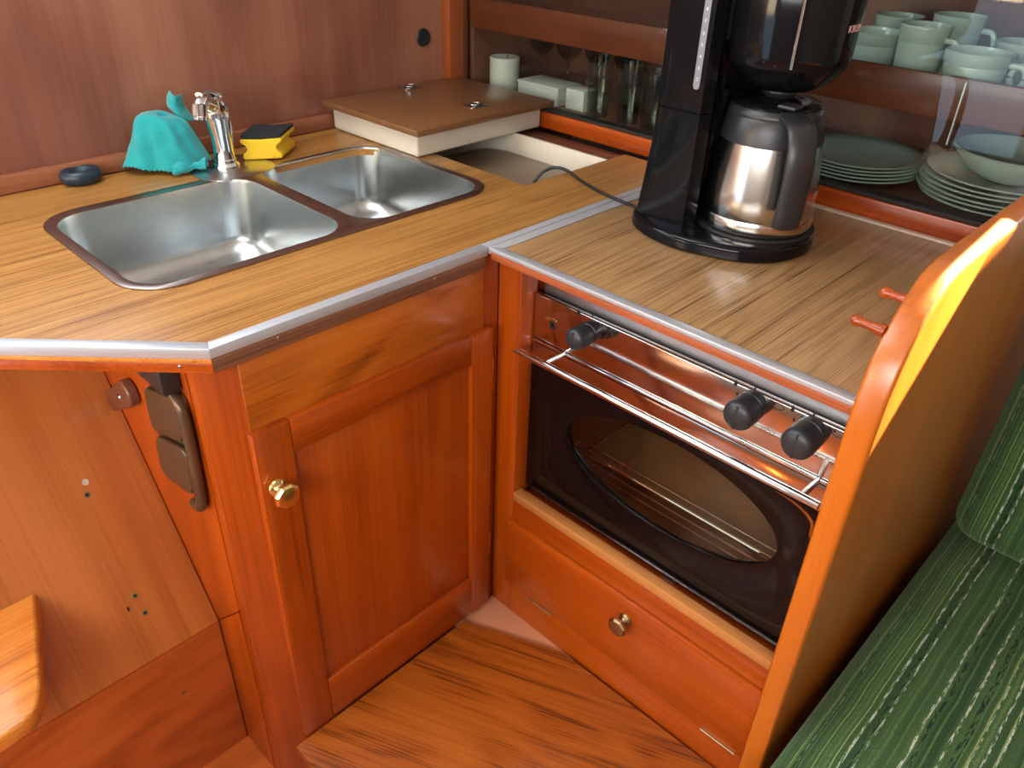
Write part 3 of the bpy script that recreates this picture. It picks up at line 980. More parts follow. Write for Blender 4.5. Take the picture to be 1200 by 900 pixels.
# door
door = obj('door', plate([(Y0, -0.546), (Y1, -0.546), (Y1, -0.2445), (Y0, -0.2445)], [ellipse(-0.374, -0.358, 0.224, 0.100)], 0.012,
                         lambda u, v, w: (OX + 0.012 - w, u, v), 0.001), M['black_glass'], ov, angle=30)
obj('door_strip', box(OX - 0.001, OX + 0.012, Y0, Y1, -0.244, -0.196, 0.0015), M['mirror'], door)
obj('bottom_edge', box(OX - 0.0015, OX + 0.010, Y0, Y1, -0.5495, -0.5465, 0.0006), M['chrome_dull'], door)
obj('window', prism([(OX + 0.006, y, z) for y, z in ellipse(-0.374, -0.358, 0.2236, 0.0996)], (0.0006, 0, 0)), M['oven_pane'], door)
HX, HZ = 0.020, -0.191
hb = lathe([(0.004, 0), (0.0068, 0.001), (0.0068, 0.600), (0.004, 0.601)], (HX, -0.657, HZ), (0, 1, 0), 18)
hd = obj('handle', hb, M['chrome'], door)
for y in (-0.127, -0.628):
    obj('bracket', lathe([(0.0050, 0), (0.0050, 0.052)], (HX + 0.004, y, HZ), (1, 0, 0), 14), M['chrome_dull'], door)
# wire racks inside
for z, x0 in ((-0.425, 0.125), (-0.478, 0.135)):
    wr = bmesh.new()
    for x in (x0, x0 + 0.022):
        lathe([(0.0026, 0), (0.0026, 0.590)], (x, Y0 + 0.008, z), (0, 1, 0), 8, bm=wr)
    for k in (0, 1, 11, 12):
        tube(smooth_path([(x0 - 0.006, Y0 + 0.03 + k * 0.045, z + 0.012), (x0 + 0.004, Y0 + 0.03 + k * 0.045, z - 0.002), (x0 + 0.10, Y0 + 0.03 + k * 0.045, z + 0.002), (x0 + 0.32, Y0 + 0.03 + k * 0.045, z + 0.002)], 4), 0.0016, 6, bm=wr)
    obj('wire_rack', wr, M['chrome'], ov)
obj('foot', box(0.082, 0.112, -0.432, -0.402, -0.573, -0.561, 0.002), M['chrome_dull'], ov)


def stove_knob(y, z, r):
    col = lathe([(r * 0.92, 0), (r * 0.92, 0.005), (r * 0.96, 0.006), (r * 0.96, 0.016), (r * 0.8, 0.018), (r * 0.8, 0.020)], (OX - 0.0002, y, z), (-1, 0, 0), 28)
    k = obj('knob', col, M['navy'], pn)
    cap = lathe([(r * 0.86, 0.0205), (r, 0.0225), (r, 0.044), (r * 0.97, 0.049), (r * 0.86, 0.0535), (r * 0.6, 0.0565), (r * 0.3, 0.0573), (0, 0.0575)], (OX, y, z), (-1, 0, 0), 32)
    obj('grip', cap, M['knob'], k)
    rg = box(OX - 0.0578, OX - 0.030, y - r * 0.07, y + r * 0.07, z - r * 0.80, z + r * 0.80, 0.001, 2)
    obj('ridge', rg, M['knob'], k)


stove_knob(-0.1885, -0.1165, 0.0205)
stove_knob(-0.5050, -0.1150, 0.0245)
stove_knob(-0.6000, -0.1155, 0.0250)


def flame_mark(y, z, s=1.0):
    pts = [(0, 0.008), (0.0028, 0.001), (0.0022, -0.004), (-0.0022, -0.004), (-0.0028, 0.001)]
    return prism([(OX - 0.0004, y + a * s, z + c * s) for a, c in pts], (0.0003, 0, 0))


def ring_mark(y, z, a=0.011, c=0.006):
    return plate(ellipse(y, z, a, c, 28), [ellipse(y, z, a - 0.0011, c - 0.0011, 28)], 0.0003, lambda u, v, w: (OX - 0.0004 + w, u, v))


for yk in (-0.1885, -0.505, -0.600):
    for b in (flame_mark(yk + 0.036, -0.096), flame_mark(yk + 0.030, -0.112, 0.6), flame_mark(yk + 0.004, -0.0895, 0.6), ring_mark(yk - 0.036, -0.102),
              lathe([(0.0020, 0), (0.0020, 0.0003)], (OX - 0.0001, yk - 0.030, -0.101), (-1, 0, 0), 10)):
        obj('dial_mark', b, M['black_mark'], pn)
ig = obj('igniter', prism([(OX - 0.0015, -0.0905 + u, -0.134 + v) for u, v in rrect(-0.014, -0.0028, 0.014, 0.0028, 0.0026, 5)], (0.0014, 0, 0)), M['brass_old'], pn)
b = prism([(OX - 0.0035, -0.0905 + u, -0.134 + v) for u, v in ((0.007, -0.002), (-0.008, 0.002), (-0.008, 0.0055), (0.007, 0.0015))], (0.002, 0, 0))
obj('lever', b, M['brass'], ig)
b = prism([(OX - 0.003, -0.092 + u, -0.142 + v) for u, v in ((0.002, 0.006), (0.002, -0.008), (-0.008, -0.008), (-0.008, -0.005), (-0.002, -0.005), (-0.002, 0.006))], (0.0028, 0, 0))
obj('catch', b, M['black_mark'], ig)

# ------------------------------------------------------------------ divider with its turned pegs
dv = root('seat_divider', 'orange varnished wooden divider with rounded top between galley and seat', 'divider', (0.3, -0.686, -1.04))
XF = -0.016
prof = [(XF, -1.04), (XF, -0.03), (XF + 0.003, 0.02), (0.0, 0.066), (0.016, 0.092), (0.040, 0.116), (0.062, 0.134), (0.084, 0.149), (0.105, 0.157), (0.135, 0.161), (0.175, 0.162), (0.654, 0.160), (0.654, -0.02), (1.10, -0.02), (1.10, -1.04)]
b = bmesh.new()
lo = [b.verts.new((x, -0.667, z)) for x, z in prof]
hi = [b.verts.new((x, -0.705, z)) for x, z in prof]
f0 = b.faces.new(lo)
f1 = b.faces.new(hi[::-1])
for i in range(len(prof)):
    j = (i + 1) % len(prof)
    b.faces.new((lo[i], hi[i], hi[j], lo[j]))
bmesh.ops.recalc_face_normals(b, faces=b.faces[:])
ed = [e for e in b.edges if abs(e.verts[0].co.y - e.verts[1].co.y) < 1e-5]
bmesh.ops.bevel(b, geom=ed, offset=0.006, segments=4, profile=0.5, affect='EDGES')
obj('board', b, M['divider'], dv, angle=50)
for x, z in ((0.026, 0.094), (0.106, 0.106)):
    pg = lathe([(0.0080, 0.0), (0.0085, 0.006), (0.0066, 0.014), (0.0056, 0.024), (0.0062, 0.0265), (0.0052, 0.0285), (0.0078, 0.033), (0.0082, 0.037), (0.0066, 0.0415), (0.003, 0.0435), (0, 0.044)],
               (x, -0.6671, z), (0, 1, 0.04), 24)
    obj('peg', pg, M['var_y'], dv, angle=60)

# ------------------------------------------------------------------ bench
thing('bench_base', box(-0.21, 1.15, -2.3, -0.740, -1.04, -0.7570, 0.004), M['toggle'], 'wooden bench base carrying the green seat cushion', 'bench')


def cushion(cx, cy, cz, sx, sy, sz, tilt, label, name, r=0.045):
    bm = bmesh.new()
    bmesh.ops.create_cube(bm, size=1)
    for v in bm.verts:
        v.co = Vector((v.co.x * sx, v.co.y * sy, v.co.z * sz))
    bmesh.ops.bevel(bm, geom=bm.edges[:], offset=r, segments=6, profile=0.5, affect='EDGES')
    bmesh.ops.subdivide_edges(bm, edges=[e for e in bm.edges if e.calc_length() > 0.2], cuts=10, use_grid_fill=True)
    for v in bm.verts:
        q = v.co
        f = max(0, 1 - (2 * q.x / sx) ** 2) * max(0, 1 - (2 * q.y / sy) ** 2) if sz < sx else max(0, 1 - (2 * q.z / sz) ** 2) * max(0, 1 - (2 * q.y / sy) ** 2)
        nn = noise.noise(q * 4.0) * 0.005
        if sz < sx:
            q.z += (0.018 * f + nn) * (1 if q.z > 0 else 0.0)
        else:
            q.x -= (0.02 * f + nn) * (1 if q.x < 0 else 0.0)
    bmesh.ops.rotate(bm, verts=bm.verts[:], cent=(0, 0, 0), matrix=Matrix.Rotation(tilt, 3, 'Y'))
    bmesh.ops.translate(bm, verts=bm.verts[:], vec=(cx, cy, cz))
    return thing(name, bm, M['cushion'], label, 'cushion', angle=70)


cushion(0.341, -1.478, -0.6872, 1.126, 1.50, 0.137, 0, 'green striped seat cushion lying flat beside the wooden divider', 'seat_cushion')
cushion(0.740, -1.478, -0.297, 0.142, 1.49, 0.612, radians(9), 'green striped back cushion leaning upright behind the seat cushion', 'back_cushion', 0.055)

# ------------------------------------------------------------------ companionway panels, step, fittings
cw = root('companionway_bulkhead', 'sloping mahogany companionway panel with a darker board below it', 'panel', (-1.2, 0.3, -1.04))
ny, nz = -0.8597, 0.5107


def slab(y0, z0, y1, z1, t, xa, xb):
    a = Vector((0, y1 - y0, z1 - z0)).normalized()
    n = Vector((0, ny, nz))
    p = [(xa, y0, z0), (xb, y0, z0), (xb, y1, z1), (xa, y1, z1)]
    return prism(p, -n * t, 0.0015)


obj('sloping_board', slab(0.1757, -0.671, 0.546, -0.048, 0.018, -1.65, -0.5385), M['panel'], cw)
obj('lower_board', box(-1.65, -0.5385, 0.1765, 0.196, -1.04, -0.674, 0.0015), M['panel_low'], cw)
for q in ((-0.6424, 0.3522, -0.374), (-0.6487, 0.341, -0.3928), (-0.6491, 0.2379, -0.5663), (-0.6461, 0.219, -0.5982)):
    obj('screw_hole', lathe([(0.0058, -0.0005), (0.0058, 0.0009), (0.0038, 0.0009), (0.0034, 0.0003), (0, 0.0003)], q, (0, ny, nz), 16), M['seal'] if q[2] > -0.38 else M['brass_old'], cw)
    if q[2] < -0.38:
        obj('bore', lathe([(0.0030, 0), (0.0030, 0.0008), (0, 0.0008)], q, (0, ny, nz), 12), M['dark'], cw)
obj('slot', box(-0.6695, -0.6665, 0.2275, 0.2295, -0.586, -0.574, 0.0002), M['dark'], cw)
obj('screw_hole', lathe([(0.004, -0.0005), (0.004, 0.0008), (0, 0.0008)], (-0.635, 0.1765, -0.797), (0, -1, 0), 14), M['brass_old'], cw)

tz = -0.4897
pts = [(-1.30, 0.283), (-1.30, 0.030), (-0.93, 0.034), (-0.905, 0.0355), (-0.885, 0.038), (-0.8713, 0.0424), (-0.861, 0.050), (-0.8535, 0.061), (-0.847, 0.074), (-0.8405, 0.092), (-0.829, 0.128), (-0.783, 0.283)]
b = prism([(x, y, tz - 0.032) for x, y in pts], (0, 0, 0.032), 0.006, 3)
for v in b.verts:
    if v.co.y > 0.27:
        v.co.y = min(v.co.y, 0.2815 + (v.co.z - tz) * 0.594)
thing('companionway_step', b, M['tread'],
      'pale oak step with a rounded corner fixed on the sloping panel', 'step')

# turn button over the seam, and the bronze folding fitting, both on the cupboard's side
PX = -0.5372
tg = root('turn_button', 'small brown wooden turn button screwed over the panel seam', 'turn button', (PX, 0.36, -0.24))
pts = []
c1, c2 = Vector((0, 0.285, -0.192)), Vector((0, 0.402, -0.268))
dd = (c2 - c1).normalized()
pp = Vector((0, -dd.z, dd.y))
for k in range(13):
    a = -pi / 2 + pi * k / 12
    pts.append(c2 - dd * 0.014 + dd * (0.014 * cos(a)) + pp * (0.019 * sin(a)))
for k in range(13):
    a = pi / 2 + pi * k / 12
    pts.append(c1 + dd * 0.02 + dd * (0.022 * cos(a)) + pp * (0.024 * sin(a)))
obj('button', prism([(PX - 0.0195, p.y, p.z) for p in pts], (0.018, 0, 0), 0.004, 3), M['toggle'], tg)
obj('screw', lathe([(0.0075, 0), (0.0065, 0.002), (0, 0.003)], (PX - 0.0195, 0.330, -0.222), (-1, 0, 0), 16), M['chrome_dull'], tg)

bf = root('folding_fitting', 'brown bronze fitting of two rounded plates under the worktop corner', 'fitting', (PX, 0.15, -0.35))
a0, a1 = Vector((0, 0.150, -0.120)), Vector((0, 0.160, -0.345))


def leaf(pl, t, r):
    b = bmesh.new()
    return prism([(PX - 0.0005 - t, y, z) for y, z in pl], (t, 0, 0), r, 3)


def round_poly(P, r, n=5):
    out = []
    m_ = len(P)
    for i in range(m_):
        p0, p1, p2 = Vector(P[i - 1]), Vector(P[i]), Vector(P[(i + 1) % m_])
        a, c = (p0 - p1), (p2 - p1)
        rr = min(r, a.length * 0.45, c.length * 0.45)
        s, e = p1 + a.normalized() * rr, p1 + c.normalized() * rr
        for k in range(n + 1):
            t = k / n
            out.append(tuple((1 - t) ** 2 * s + 2 * t * (1 - t) * p1 + t * t * e))
    return out


obj('backplate', leaf(round_poly([(0.075, -0.100), (0.215, -0.140), (0.235, -0.345), (0.085, -0.318)], 0.03), 0.006, 0.002), M['bronze'], bf)
obj('rim_bar', tube(smooth_path([(PX - 0.012, 0.098, -0.108), (PX - 0.013, 0.077, -0.125), (PX - 0.013, 0.074, -0.180), (PX - 0.013, 0.080, -0.265), (PX - 0.013, 0.085, -0.306), (PX - 0.012, 0.098, -0.326), (PX - 0.010, 0.125, -0.334)], 6), 0.0088, 12), M['bronze'], bf)
obj('upper_leaf', prism([(PX - 0.0155, y, z) for y, z in round_poly([(0.092, -0.112), (0.213, -0.146), (0.222, -0.235), (0.098, -0.198)], 0.022)], (0.009, 0, 0), 0.0035, 3), M['bronze'], bf)
obj('lower_leaf', prism([(PX - 0.0155, y, z) for y, z in round_poly([(0.098, -0.208), (0.222, -0.246), (0.232, -0.335), (0.108, -0.312)], 0.030)], (0.009, 0, 0), 0.0035, 3), M['bronze'], bf)
obj('mount', box(PX - 0.030, PX - 0.0005, 0.085, 0.195, -0.100, -0.042, 0.004), M['black_satin'], bf)

# ------------------------------------------------------------------ glazed locker
gl = root('glazed_locker', 'long wooden crockery locker with sliding glass front above the worktop', 'locker', (0.82, 0.05, 0.0))
GX = 0.660
YR, YL = -0.70, 0.784
obj('sill', box(0.656, 0.700, YR, YL, 0.0, 0.040, 0.002), M['var_y'], gl)
obj('track', box(0.6605, 0.690, YR, YL, 0.0405, 0.0475, 0.001), M['dark'], gl)
obj('locker_floor', box(0.7005, 1.12, YR, YL, 0.016, 0.034, 0), M['bulkhead'], gl)
obj('back', box(1.121, 1.135, YR, YL, 0.016, 0.52, 0), M['bulkhead'], gl)
obj('shelf', box(0.7035, 1.12, YR, YL, 0.207, 0.222, 0), M['bulkhead'], gl)
obj('shelf_rail', box(0.690, 0.703, YR, YL, 0.200, 0.274, 0.002), M['rail_wood'], gl)
obj('top', box(0.656, 1.135, YR - 0.012, YL + 0.014, 0.5205, 0.54, 0), M['bulkhead'], gl)
obj('side', box(0.704, 1.12, YL + 0.0005, YL + 0.014, 0.016, 0.52, 0), M['bulkhead'], gl)
obj('side', box(0.656, 1.12, YR - 0.012, YR - 0.0005, 0.016, 0.52, 0), M['bulkhead'], gl)
for x, y0, y1 in ((0.664, -0.10, YL - 0.001), (0.672, YR + 0.001, -0.02)):
    pn_ = bmesh.new()
    vs = [pn_.verts.new(p) for p in ((x, y0, 0.0476), (x, y1, 0.0476), (x, y1, 0.520), (x, y0, 0.520))]
    pn_.faces.new(vs)
    po = obj('glass_pane', pn_, M['pane'], gl, smooth=False)
    ye = y0 if y0 > -0.6 else y1
    obj('polished_edge', box(x - 0.001, x + 0.001, ye - 0.0012, ye + 0.0012, 0.0476, 0.520, 0), M['pane_edge'], po)
    if y0 < -0.6:
        fg = box(x - 0.0075, x - 0.0005, -0.4925, -0.4905, 0.165, 0.272, 0.0004)
        obj('reflection_line', fg, M['pane_edge'], po)  # bright sliver standing in for a reflection in the pane

# crockery -----------------------------------------------------------
LF, LS = 0.0345, 0.2225      # locker floor, shelf


def plate_bm(R, n=48):
    return lathe([(0.0, 0.0022), (R * 0.55, 0.0022), (R * 0.62, 0.0), (R * 0.66, 0.0018), (R * 0.80, 0.0085), (R, 0.0165), (R + 0.001, 0.0185), (R * 0.99, 0.0195),
                  (R * 0.80, 0.0125), (R * 0.66, 0.0058), (0.0, 0.0050)], (0, 0, 0), (0, 0, 1), n)


def stack(cx, cy, n, R, step, where, group, jit=0.003, z0=LF):
    names = ['lowest', 'second lowest', 'third lowest', 'fourth lowest', 'fifth lowest', 'sixth lowest', 'seventh lowest', 'eighth lowest']
    proto = None
    for k in range(n):
        pos = (cx + random.uniform(-jit, jit), cy + random.uniform(-jit, jit), z0 + k * step)
        lab = 'pale green plate, %s of %s' % ('topmost' if k == n - 1 else names[k], where)
        if proto is None:
            proto = thing('dinner_plate', plate_bm(R), M['celadon'], lab, 'plate', group, loc=(0, 0, 0), angle=60)
            o = proto
        else:
            o = copy_tree(proto)
        o.location = pos
        ORIG[o] = Vector(pos)
        o['label'] = lab
    return z0 + (n - 1) * step


stack(0.815, -0.285, 5, 0.128, 0.0072, 'the plate stack just right of the coffee jug', 'plates in the left stack', 0.002)
zt2 = stack(0.840, -0.555, 6, 0.138, 0.0085, 'the tall plate stack under the bowl', 'plates in the right stack', 0.006)
bw = lathe([(0.0, 0.003), (0.045, 0.003), (0.05, 0.0), (0.056, 0.003), (0.090, 0.020), (0.112, 0.048), (0.116, 0.054), (0.112, 0.056), (0.106, 0.050), (0.085, 0.026), (0.05, 0.010), (0, 0.009)], (0, 0, 0), (0, 0, 1), 48)
o = thing('serving_bowl', bw, M['celadon'], 'pale green bowl resting on top of the tall plate stack', 'bowl', loc=(0, 0, 0), angle=60)
o.location = (0.850, -0.572, zt2 + 0.0062)


def cup(R, h, handle_ang, pos, label, n=36):
    c = root('tea_cup', label, 'cup', pos, 'cups on the locker shelf')
    x, y, z = pos
    prof = [(0, 0.003), (R * 0.62, 0.003), (R * 0.66, 0.0), (R * 0.72, 0.002), (R * 0.86, h * 0.25), (R * 0.93, h * 0.72), (R * 0.925, h * 0.745), (R * 0.955, h * 0.76), (R * 0.985, h * 0.96), (R, h), (R * 0.97, h + 0.0012),
            (R * 0.93, h * 0.95), (R * 0.88, h * 0.7), (R * 0.80, h * 0.25), (R * 0.6, 0.008), (0, 0.007)]
    obj('bowl', lathe(prof, pos, (0, 0, 1), n), M['celadon'], c, angle=60)
    dx, dy = cos(handle_ang), sin(handle_ang)
    pth = smooth_path([(x + dx * R * 0.93, y + dy * R * 0.93, z + h * 0.80), (x + dx * R * 1.35, y + dy * R * 1.35, z + h * 0.78), (x + dx * R * 1.5, y + dy * R * 1.5, z + h * 0.55),
                       (x + dx * R * 1.25, y + dy * R * 1.25, z + h * 0.28), (x + dx * R * 0.87, y + dy * R * 0.87, z + h * 0.24)], 5)
    obj('handle', tube(pth, 0.0055, 10, ratio=0.7, side=(0, 0, 1)), M['celadon'], c, angle=70)
    return c


cup(0.056, 0.086, radians(75), (0.838, -0.248, LS), 'pale green cup at the front of the shelf beside the coffee maker')
cup(0.047, 0.112, radians(-100), (0.812, -0.352, LS), 'tall pale green mug, second from the coffee maker in the front row')
cup(0.057, 0.086, radians(-85), (0.770, -0.468, LS), 'wide pale green cup right of the tall mug, nearest the glass')
cup(0.057, 0.086, radians(100), (0.800, -0.610, LS), 'pale green cup at the right end of the front row')
cup(0.050, 0.100, radians(60), (1.000, -0.230, LS), 'pale green cup in the back row behind the cup beside the coffee maker')
cup(0.050, 0.118, radians(-90), (0.960, -0.362, LS), 'tall pale green mug in the back row behind the other tall mug')
cup(0.055, 0.090, radians(180), (0.925, -0.505, LS), 'pale green cup half hidden behind the wide front cup')
cup(0.057, 0.086, radians(-190), (1.000, -0.620, LS), 'lower of two stacked pale green cups in the back corner')
cup(0.057, 0.086, radians(-190), (1.000, -0.620, LS + 0.0875), 'upper of two stacked pale green cups in the back corner')

# left bay: candle, boxes, glasses
cn = root('pillar_candle', 'white pillar candle behind the glass over the icebox lid', 'candle', (0.765, 0.722, LF))
obj('wax', lathe([(0.0, 0), (0.040, 0), (0.042, 0.002), (0.042, 0.088), (0.040, 0.0905), (0.030, 0.088), (0.0, 0.086)], (0.765, 0.722, LF), (0, 0, 1), 40), M['candle'], cn)
obj('wick', lathe([(0.0012, 0), (0.0012, 0.012)], (0.765, 0.712, LF + 0.0855), (0.1, 0, 1), 8), M['dark'], cn)
bx = root('card_box', 'white flat box lying beside the candle in the locker', 'box', (0.78, 0.575, LF))
obj('carton', box(0.735, 0.825, 0.495, 0.640, LF, LF + 0.040, 0.0015), M['card'], bx)
obj('lid_flap', box(0.733, 0.827, 0.493, 0.642, LF + 0.0402, LF + 0.048, 0.001), M['card'], bx)
bx = root('card_box', 'small square box right of the flat white box in the locker', 'box', (0.78, 0.44, LF))
obj('carton', box(0.745, 0.800, 0.415, 0.475, LF, LF + 0.052, 0.0015), M['card'], bx)


def tumbler(pos, R, h, label):
    t = thing('drinking_glass', lathe([(0, 0.0), (R * 0.78, 0.0), (R * 0.80, 0.002), (R, h), (R - 0.002, h + 0.001), (R * 0.80 - 0.002, 0.010), (0, 0.009)], (0, 0, 0), (0, 0, 1), 28), M['tumbler'],
              label, 'glass', 'glasses in the locker', loc=(0, 0, 0), angle=60)
    t.location = pos
    return t


def stemmed(pos, R, h, label):
    prof = [(0, 0), (R * 0.95, 0), (R * 0.95, 0.002), (0.006, 0.006), (0.004, 0.02), (0.004, h * 0.42), (0.012, h * 0.46), (R * 0.8, h * 0.58), (R, h * 0.78), (R * 0.86, h), (R * 0.86 - 0.0015, h),
            (R - 0.0018, h * 0.78), (R * 0.78, h * 0.595), (0.008, h * 0.475), (0, h * 0.47)]
    t = thing('wine_glass', lathe(prof, (0, 0, 0), (0, 0, 1), 28), M['tumbler'], label, 'glass', 'glasses in the locker', loc=(0, 0, 0), angle=60)
    t.location = pos
    return t


tumbler((0.755, 0.375, LF), 0.034, 0.150, 'tall straight drinking glass right of the small square box')
tumbler((0.765, 0.285, LF), 0.034, 0.150, 'tall straight drinking glass, second right of the small box')
tumbler((0.745, 0.195, LF), 0.036, 0.135, 'drinking glass nearest the coffee maker in the front row')
tumbler((0.735, 0.120, LF), 0.036, 0.130, 'drinking glass hidden partly behind the coffee maker tower')
tumbler((0.850, 0.240, LF), 0.036, 0.120, 'drinking glass in the second row behind the tall glasses')
tumbler((0.850, 0.330, LF), 0.036, 0.120, 'drinking glass in the second row beside the wine glasses')
stemmed((0.925, 0.790 - 0.06, LF), 0.040, 0.165, 'stemmed wine glass in the back left corner behind the candle')
stemmed((0.925, 0.625, LF), 0.040, 0.165, 'stemmed wine glass behind the flat white box')
stemmed((0.925, 0.520, LF), 0.040, 0.165, 'stemmed wine glass in the back row behind the small square box')
stemmed((0.930, 0.425, LF), 0.040, 0.165, 'stemmed wine glass in the back row nearest the tall glasses')

# ------------------------------------------------------------------ coffee maker
JC = Vector((0.403, -0.284))
cm = root('coffee_maker', 'tall gloss black drip coffee maker standing on the stove worktop', 'coffee maker', (0.39, -0.22, 0.0012))
CB = 0.0012


def base_outline(R, grow=0.0):
    # disc under the jug merging into the tower foot
    pts = []
    for k in range(31):
        a = radians(190 + (368 - 190) * k / 30)
        pts.append((0.386 + (R + grow) * cos(a), -0.264 + (R + grow) * sin(a)))
    left = smooth_path([(0.522, -0.205, 0), (0.516, -0.125, 0), (0.485, -0.084, 0), (0.40, -0.078, 0), (0.325, -0.081, 0), (0.285, -0.098, 0), (0.258, -0.133, 0), (0.2420, -0.180, 0), (0.2385, -0.215, 0), (0.2400, -0.245, 0)], 4)
    cen = Vector((0.386, -0.24, 0))
    for p in left:
        q = p + (p - cen).normalized() * grow
        pts.append((q.x, q.y))
    return pts


rings = []
for gz, gr in ((0.0, -0.004), (0.003, 0.0), (0.018, 0.0), (0.023, -0.002), (0.026, -0.006), (0.0265, -0.009)):
    rings.append([(x, y, CB + gz) for x, y in base_outline(0.134, gr)])
obj('base', loft(rings, None, True, True), M['black'], cm, angle=50)
obj('hot_plate', lathe([(0.107, 0.0), (0.107, 0.002), (0.100, 0.0035), (0, 0.0035)], (JC.x, JC.y, CB + 0.0266), (0, 0, 1), 48), M['plate_grey'], cm)


def tower_outline(s):
    # s=0 foot, 1 upper; concave towards the jug
    x0 = 0.2765 + 0.0035 * s
    yb = -0.096 - 0.016 * s
    out = [(x0, -0.212), (x0, yb - 0.03), (x0 + 0.010, yb - 0.008), (x0 + 0.034, yb), (0.40, yb + 0.006), (0.478, yb), (0.500, yb - 0.012), (0.508, yb - 0.04), (0.508, -0.212)]
    ca = math.acos(max(-1, min(1, (0.508 - JC.x) / 0.1275)))
    for k in range(15):
        a0_ = math.atan2(-0.212 - JC.y, 0.500 - JC.x)
        a1_ = math.atan2(-0.212 - JC.y, x0 + 0.012 - JC.x)
        a = a0_ + (a1_ - a0_) * k / 14
        rr = 0.112 if 0 < k < 14 else 0.118
        out.append((JC.x + rr * cos(a), JC.y + rr * sin(a)))
    return out


rings = []
for z, s in ((0.0265, 0.0), (0.05, 0.15), (0.10, 0.5), (0.16, 0.85), (0.222, 1.0)):
    rings.append([(x, y, CB + z) for x, y in tower_outline(s)])
obj('tower', loft(rings, None, True, True), M['black'], cm, angle=35)
rings = [[(x, y, CB + z) for x, y in tower_outline(1.0)] for z in (0.2235, 0.30, 0.40, 0.46)]
tk = obj('water_tank', loft(rings, None, True, True), M['black'], cm, angle=35)
# water gauge
GXf = 0.280
gz0, gz1 = 0.262, 0.440
gp = [(GXf - 0.0014, y, z) for y, z in rrect(-0.2035, gz0, -0.1915, gz1, 0.0058, 6)]
ga = obj('water_gauge', prism(gp, (0.0012, 0, 0)), M['grey_mark'], tk)
for k in range(9):
    b = text_bm(str(k + 2), 0.0075, 0.0002)
    z = gz0 + 0.016 + k * 0.0175
    for v in b.verts:
        v.co = Vector((GXf - 0.0016 - v.co.z, -0.1975 - v.co.x, z + v.co.y))
    obj('gauge_figure', b, M['white_mark'], ga, smooth=False)
# filter housing over the jug
HB = 0.262
hp = [(0.030, HB), (0.052, HB + 0.003), (0.075, HB + 0.016), (0.090, HB + 0.036), (0.0955, HB + 0.041), (0.0985, HB + 0.046), (0.1005, HB + 0.06), (0.103, HB + 0.16), (0.100, HB + 0.178), (0.090, HB + 0.186), (0, HB + 0.188)]
fh = obj('filter_housing', lathe([(r_, h) for r_, h in hp], (JC.x, JC.y, CB), (0, 0, 1), 64), M['black'], cm, angle=40)
obj('housing_arm', box(JC.x - 0.085, JC.x + 0.09, -0.222, -0.150, CB + 0.330, CB + 0.4595, 0.012, 3), M['black'], cm)
obj('nozzle', lathe([(0.020, 0), (0.024, 0.004), (0.030, 0.012), (0.030, 0.016)], (JC.x, JC.y, CB + HB - 0.0165), (0, 0, 1), 28), M['black_satin'], fh)
# chrome strip standing in for the sky highlight on the housing
ang = math.atan2(-0.43, -0.9) + 0.10
sd = bmesh.new()
path = []
for k in range(9):
    z = HB + 0.047 + 0.118 * k / 8
    rr = 0.1012 + 0.0022 * k / 8
    path.append((JC.x + rr * cos(ang), JC.y + rr * sin(ang), CB + z))
obj('sky_highlight', tube(path, 0.0022, 8, ratio=0.5, side=(-sin(ang), cos(ang), 0)), M['chrome'], fh)
# maker's lettering wrapped round the housing
b = text_bm('KRUPS', 0.0150, 0.0003)
a_mid = radians(-89)
for v in b.verts:
    rr = 0.1022 + v.co.z
    a = a_mid + v.co.x / rr
    v.co = Vector((JC.x + rr * cos(a), JC.y + rr * sin(a), CB + HB + 0.104 + v.co.y))
obj('lettering', b, M['rose_mark'], fh, smooth=False)
# mains cable: part of the machine, running into the icebox opening
cp = smooth_path([(0.330, -0.078, 0.012), (0.350, -0.045, 0.006), (0.358, 0.0, 0.0050), (0.372, 0.058, 0.0042), (0.394, 0.122, 0.0045), (0.404, 0.168, 0.012), (0.394, 0.196, 0.014), (0.372, 0.212, 0.004), (0.354, 0.224, -0.022), (0.347, 0.232, -0.0475)], 8)
obj('power_cord', tube(cp, 0.0034, 10), M['rubber'], cm, angle=80)

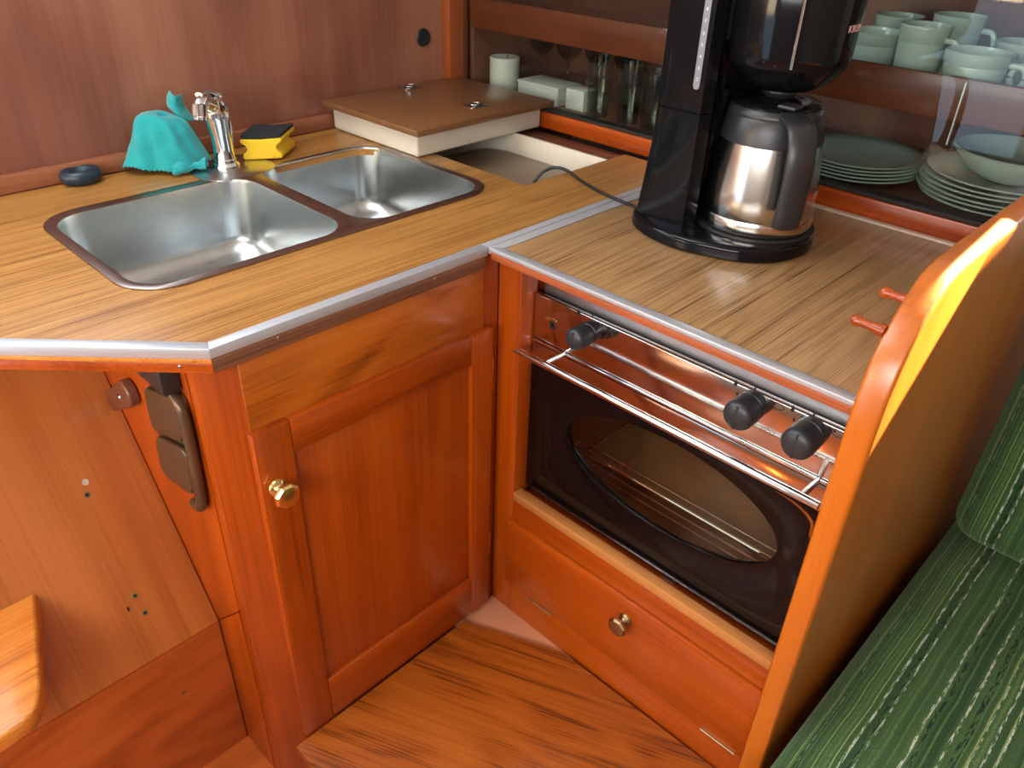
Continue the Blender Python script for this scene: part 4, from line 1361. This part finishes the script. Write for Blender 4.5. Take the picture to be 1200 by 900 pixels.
# thermos jug -----------------------------------------------------------
JZ = CB + 0.0305
jg = root('thermos_jug', 'brushed steel thermos jug with black lid and handle on the coffee maker', 'jug', (JC.x, JC.y, JZ))
J3 = (JC.x, JC.y, JZ)
obj('body', lathe([(0.090, 0.0), (0.0985, 0.002), (0.1005, 0.006), (0.1000, 0.025), (0.0994, 0.0258), (0.0994, 0.0268), (0.0999, 0.0276), (0.0970, 0.07), (0.0920, 0.115), (0.0868, 0.150)], J3, (0, 0, 1), 72), M['steel_jug'], jg, angle=40)
obj('collar', lathe([(0.0872, 0.1502), (0.0868, 0.156), (0.0840, 0.172), (0.0805, 0.190), (0.0790, 0.1925), (0.0795, 0.195), (0.0785, 0.200), (0.0740, 0.206)], J3, (0, 0, 1), 64), M['black_satin'], jg, angle=40)
lid = obj('lid', lathe([(0.0735, 0.2062), (0.0735, 0.209), (0.070, 0.2125), (0.050, 0.2145), (0.046, 0.2125), (0.040, 0.2120), (0.036, 0.2150), (0.030, 0.2185), (0.016, 0.2195), (0.012, 0.2175), (0, 0.2170)], J3, (0, 0, 1), 64), M['black'], jg, angle=40)
hd_ = Vector((-0.665, -0.738, 0)).normalized()
sdv = Vector((hd_.y, -hd_.x, 0))
J = Vector(J3)
hpth = smooth_path([J + hd_ * 0.062 + Vector((0, 0, 0.199)), J + hd_ * 0.092 + Vector((0, 0, 0.201)), J + hd_ * 0.122 + Vector((0, 0, 0.190)), J + hd_ * 0.138 + Vector((0, 0, 0.160)),
                    J + hd_ * 0.142 + Vector((0, 0, 0.110)), J + hd_ * 0.140 + Vector((0, 0, 0.065)), J + hd_ * 0.136 + Vector((0, 0, 0.042)), J + hd_ * 0.134 + Vector((0, 0, 0.036))], 6)
n_ = len(hpth)
obj('handle', tube(hpth, [0.0235 if i < n_ - 4 else 0.0235 - 0.0045 * (i - n_ + 5) for i in range(n_)], 20, ratio=0.42, side=sdv), M['black_satin'], jg, angle=60)
obj('thumb_catch', box(JC.x - 0.062, JC.x - 0.030, JC.y - 0.062, JC.y - 0.030, JZ + 0.2128, JZ + 0.2195, 0.003), M['black_satin'], lid)
spv = -hd_
obj('pouring_lip', prism([J + spv * 0.070 + sdv * 0.020 + Vector((0, 0, 0.196)), J + spv * 0.070 - sdv * 0.020 + Vector((0, 0, 0.196)), J + spv * 0.092 + Vector((0, 0, 0.196))], (0, 0, 0.010), 0.001), M['black_satin'], jg)
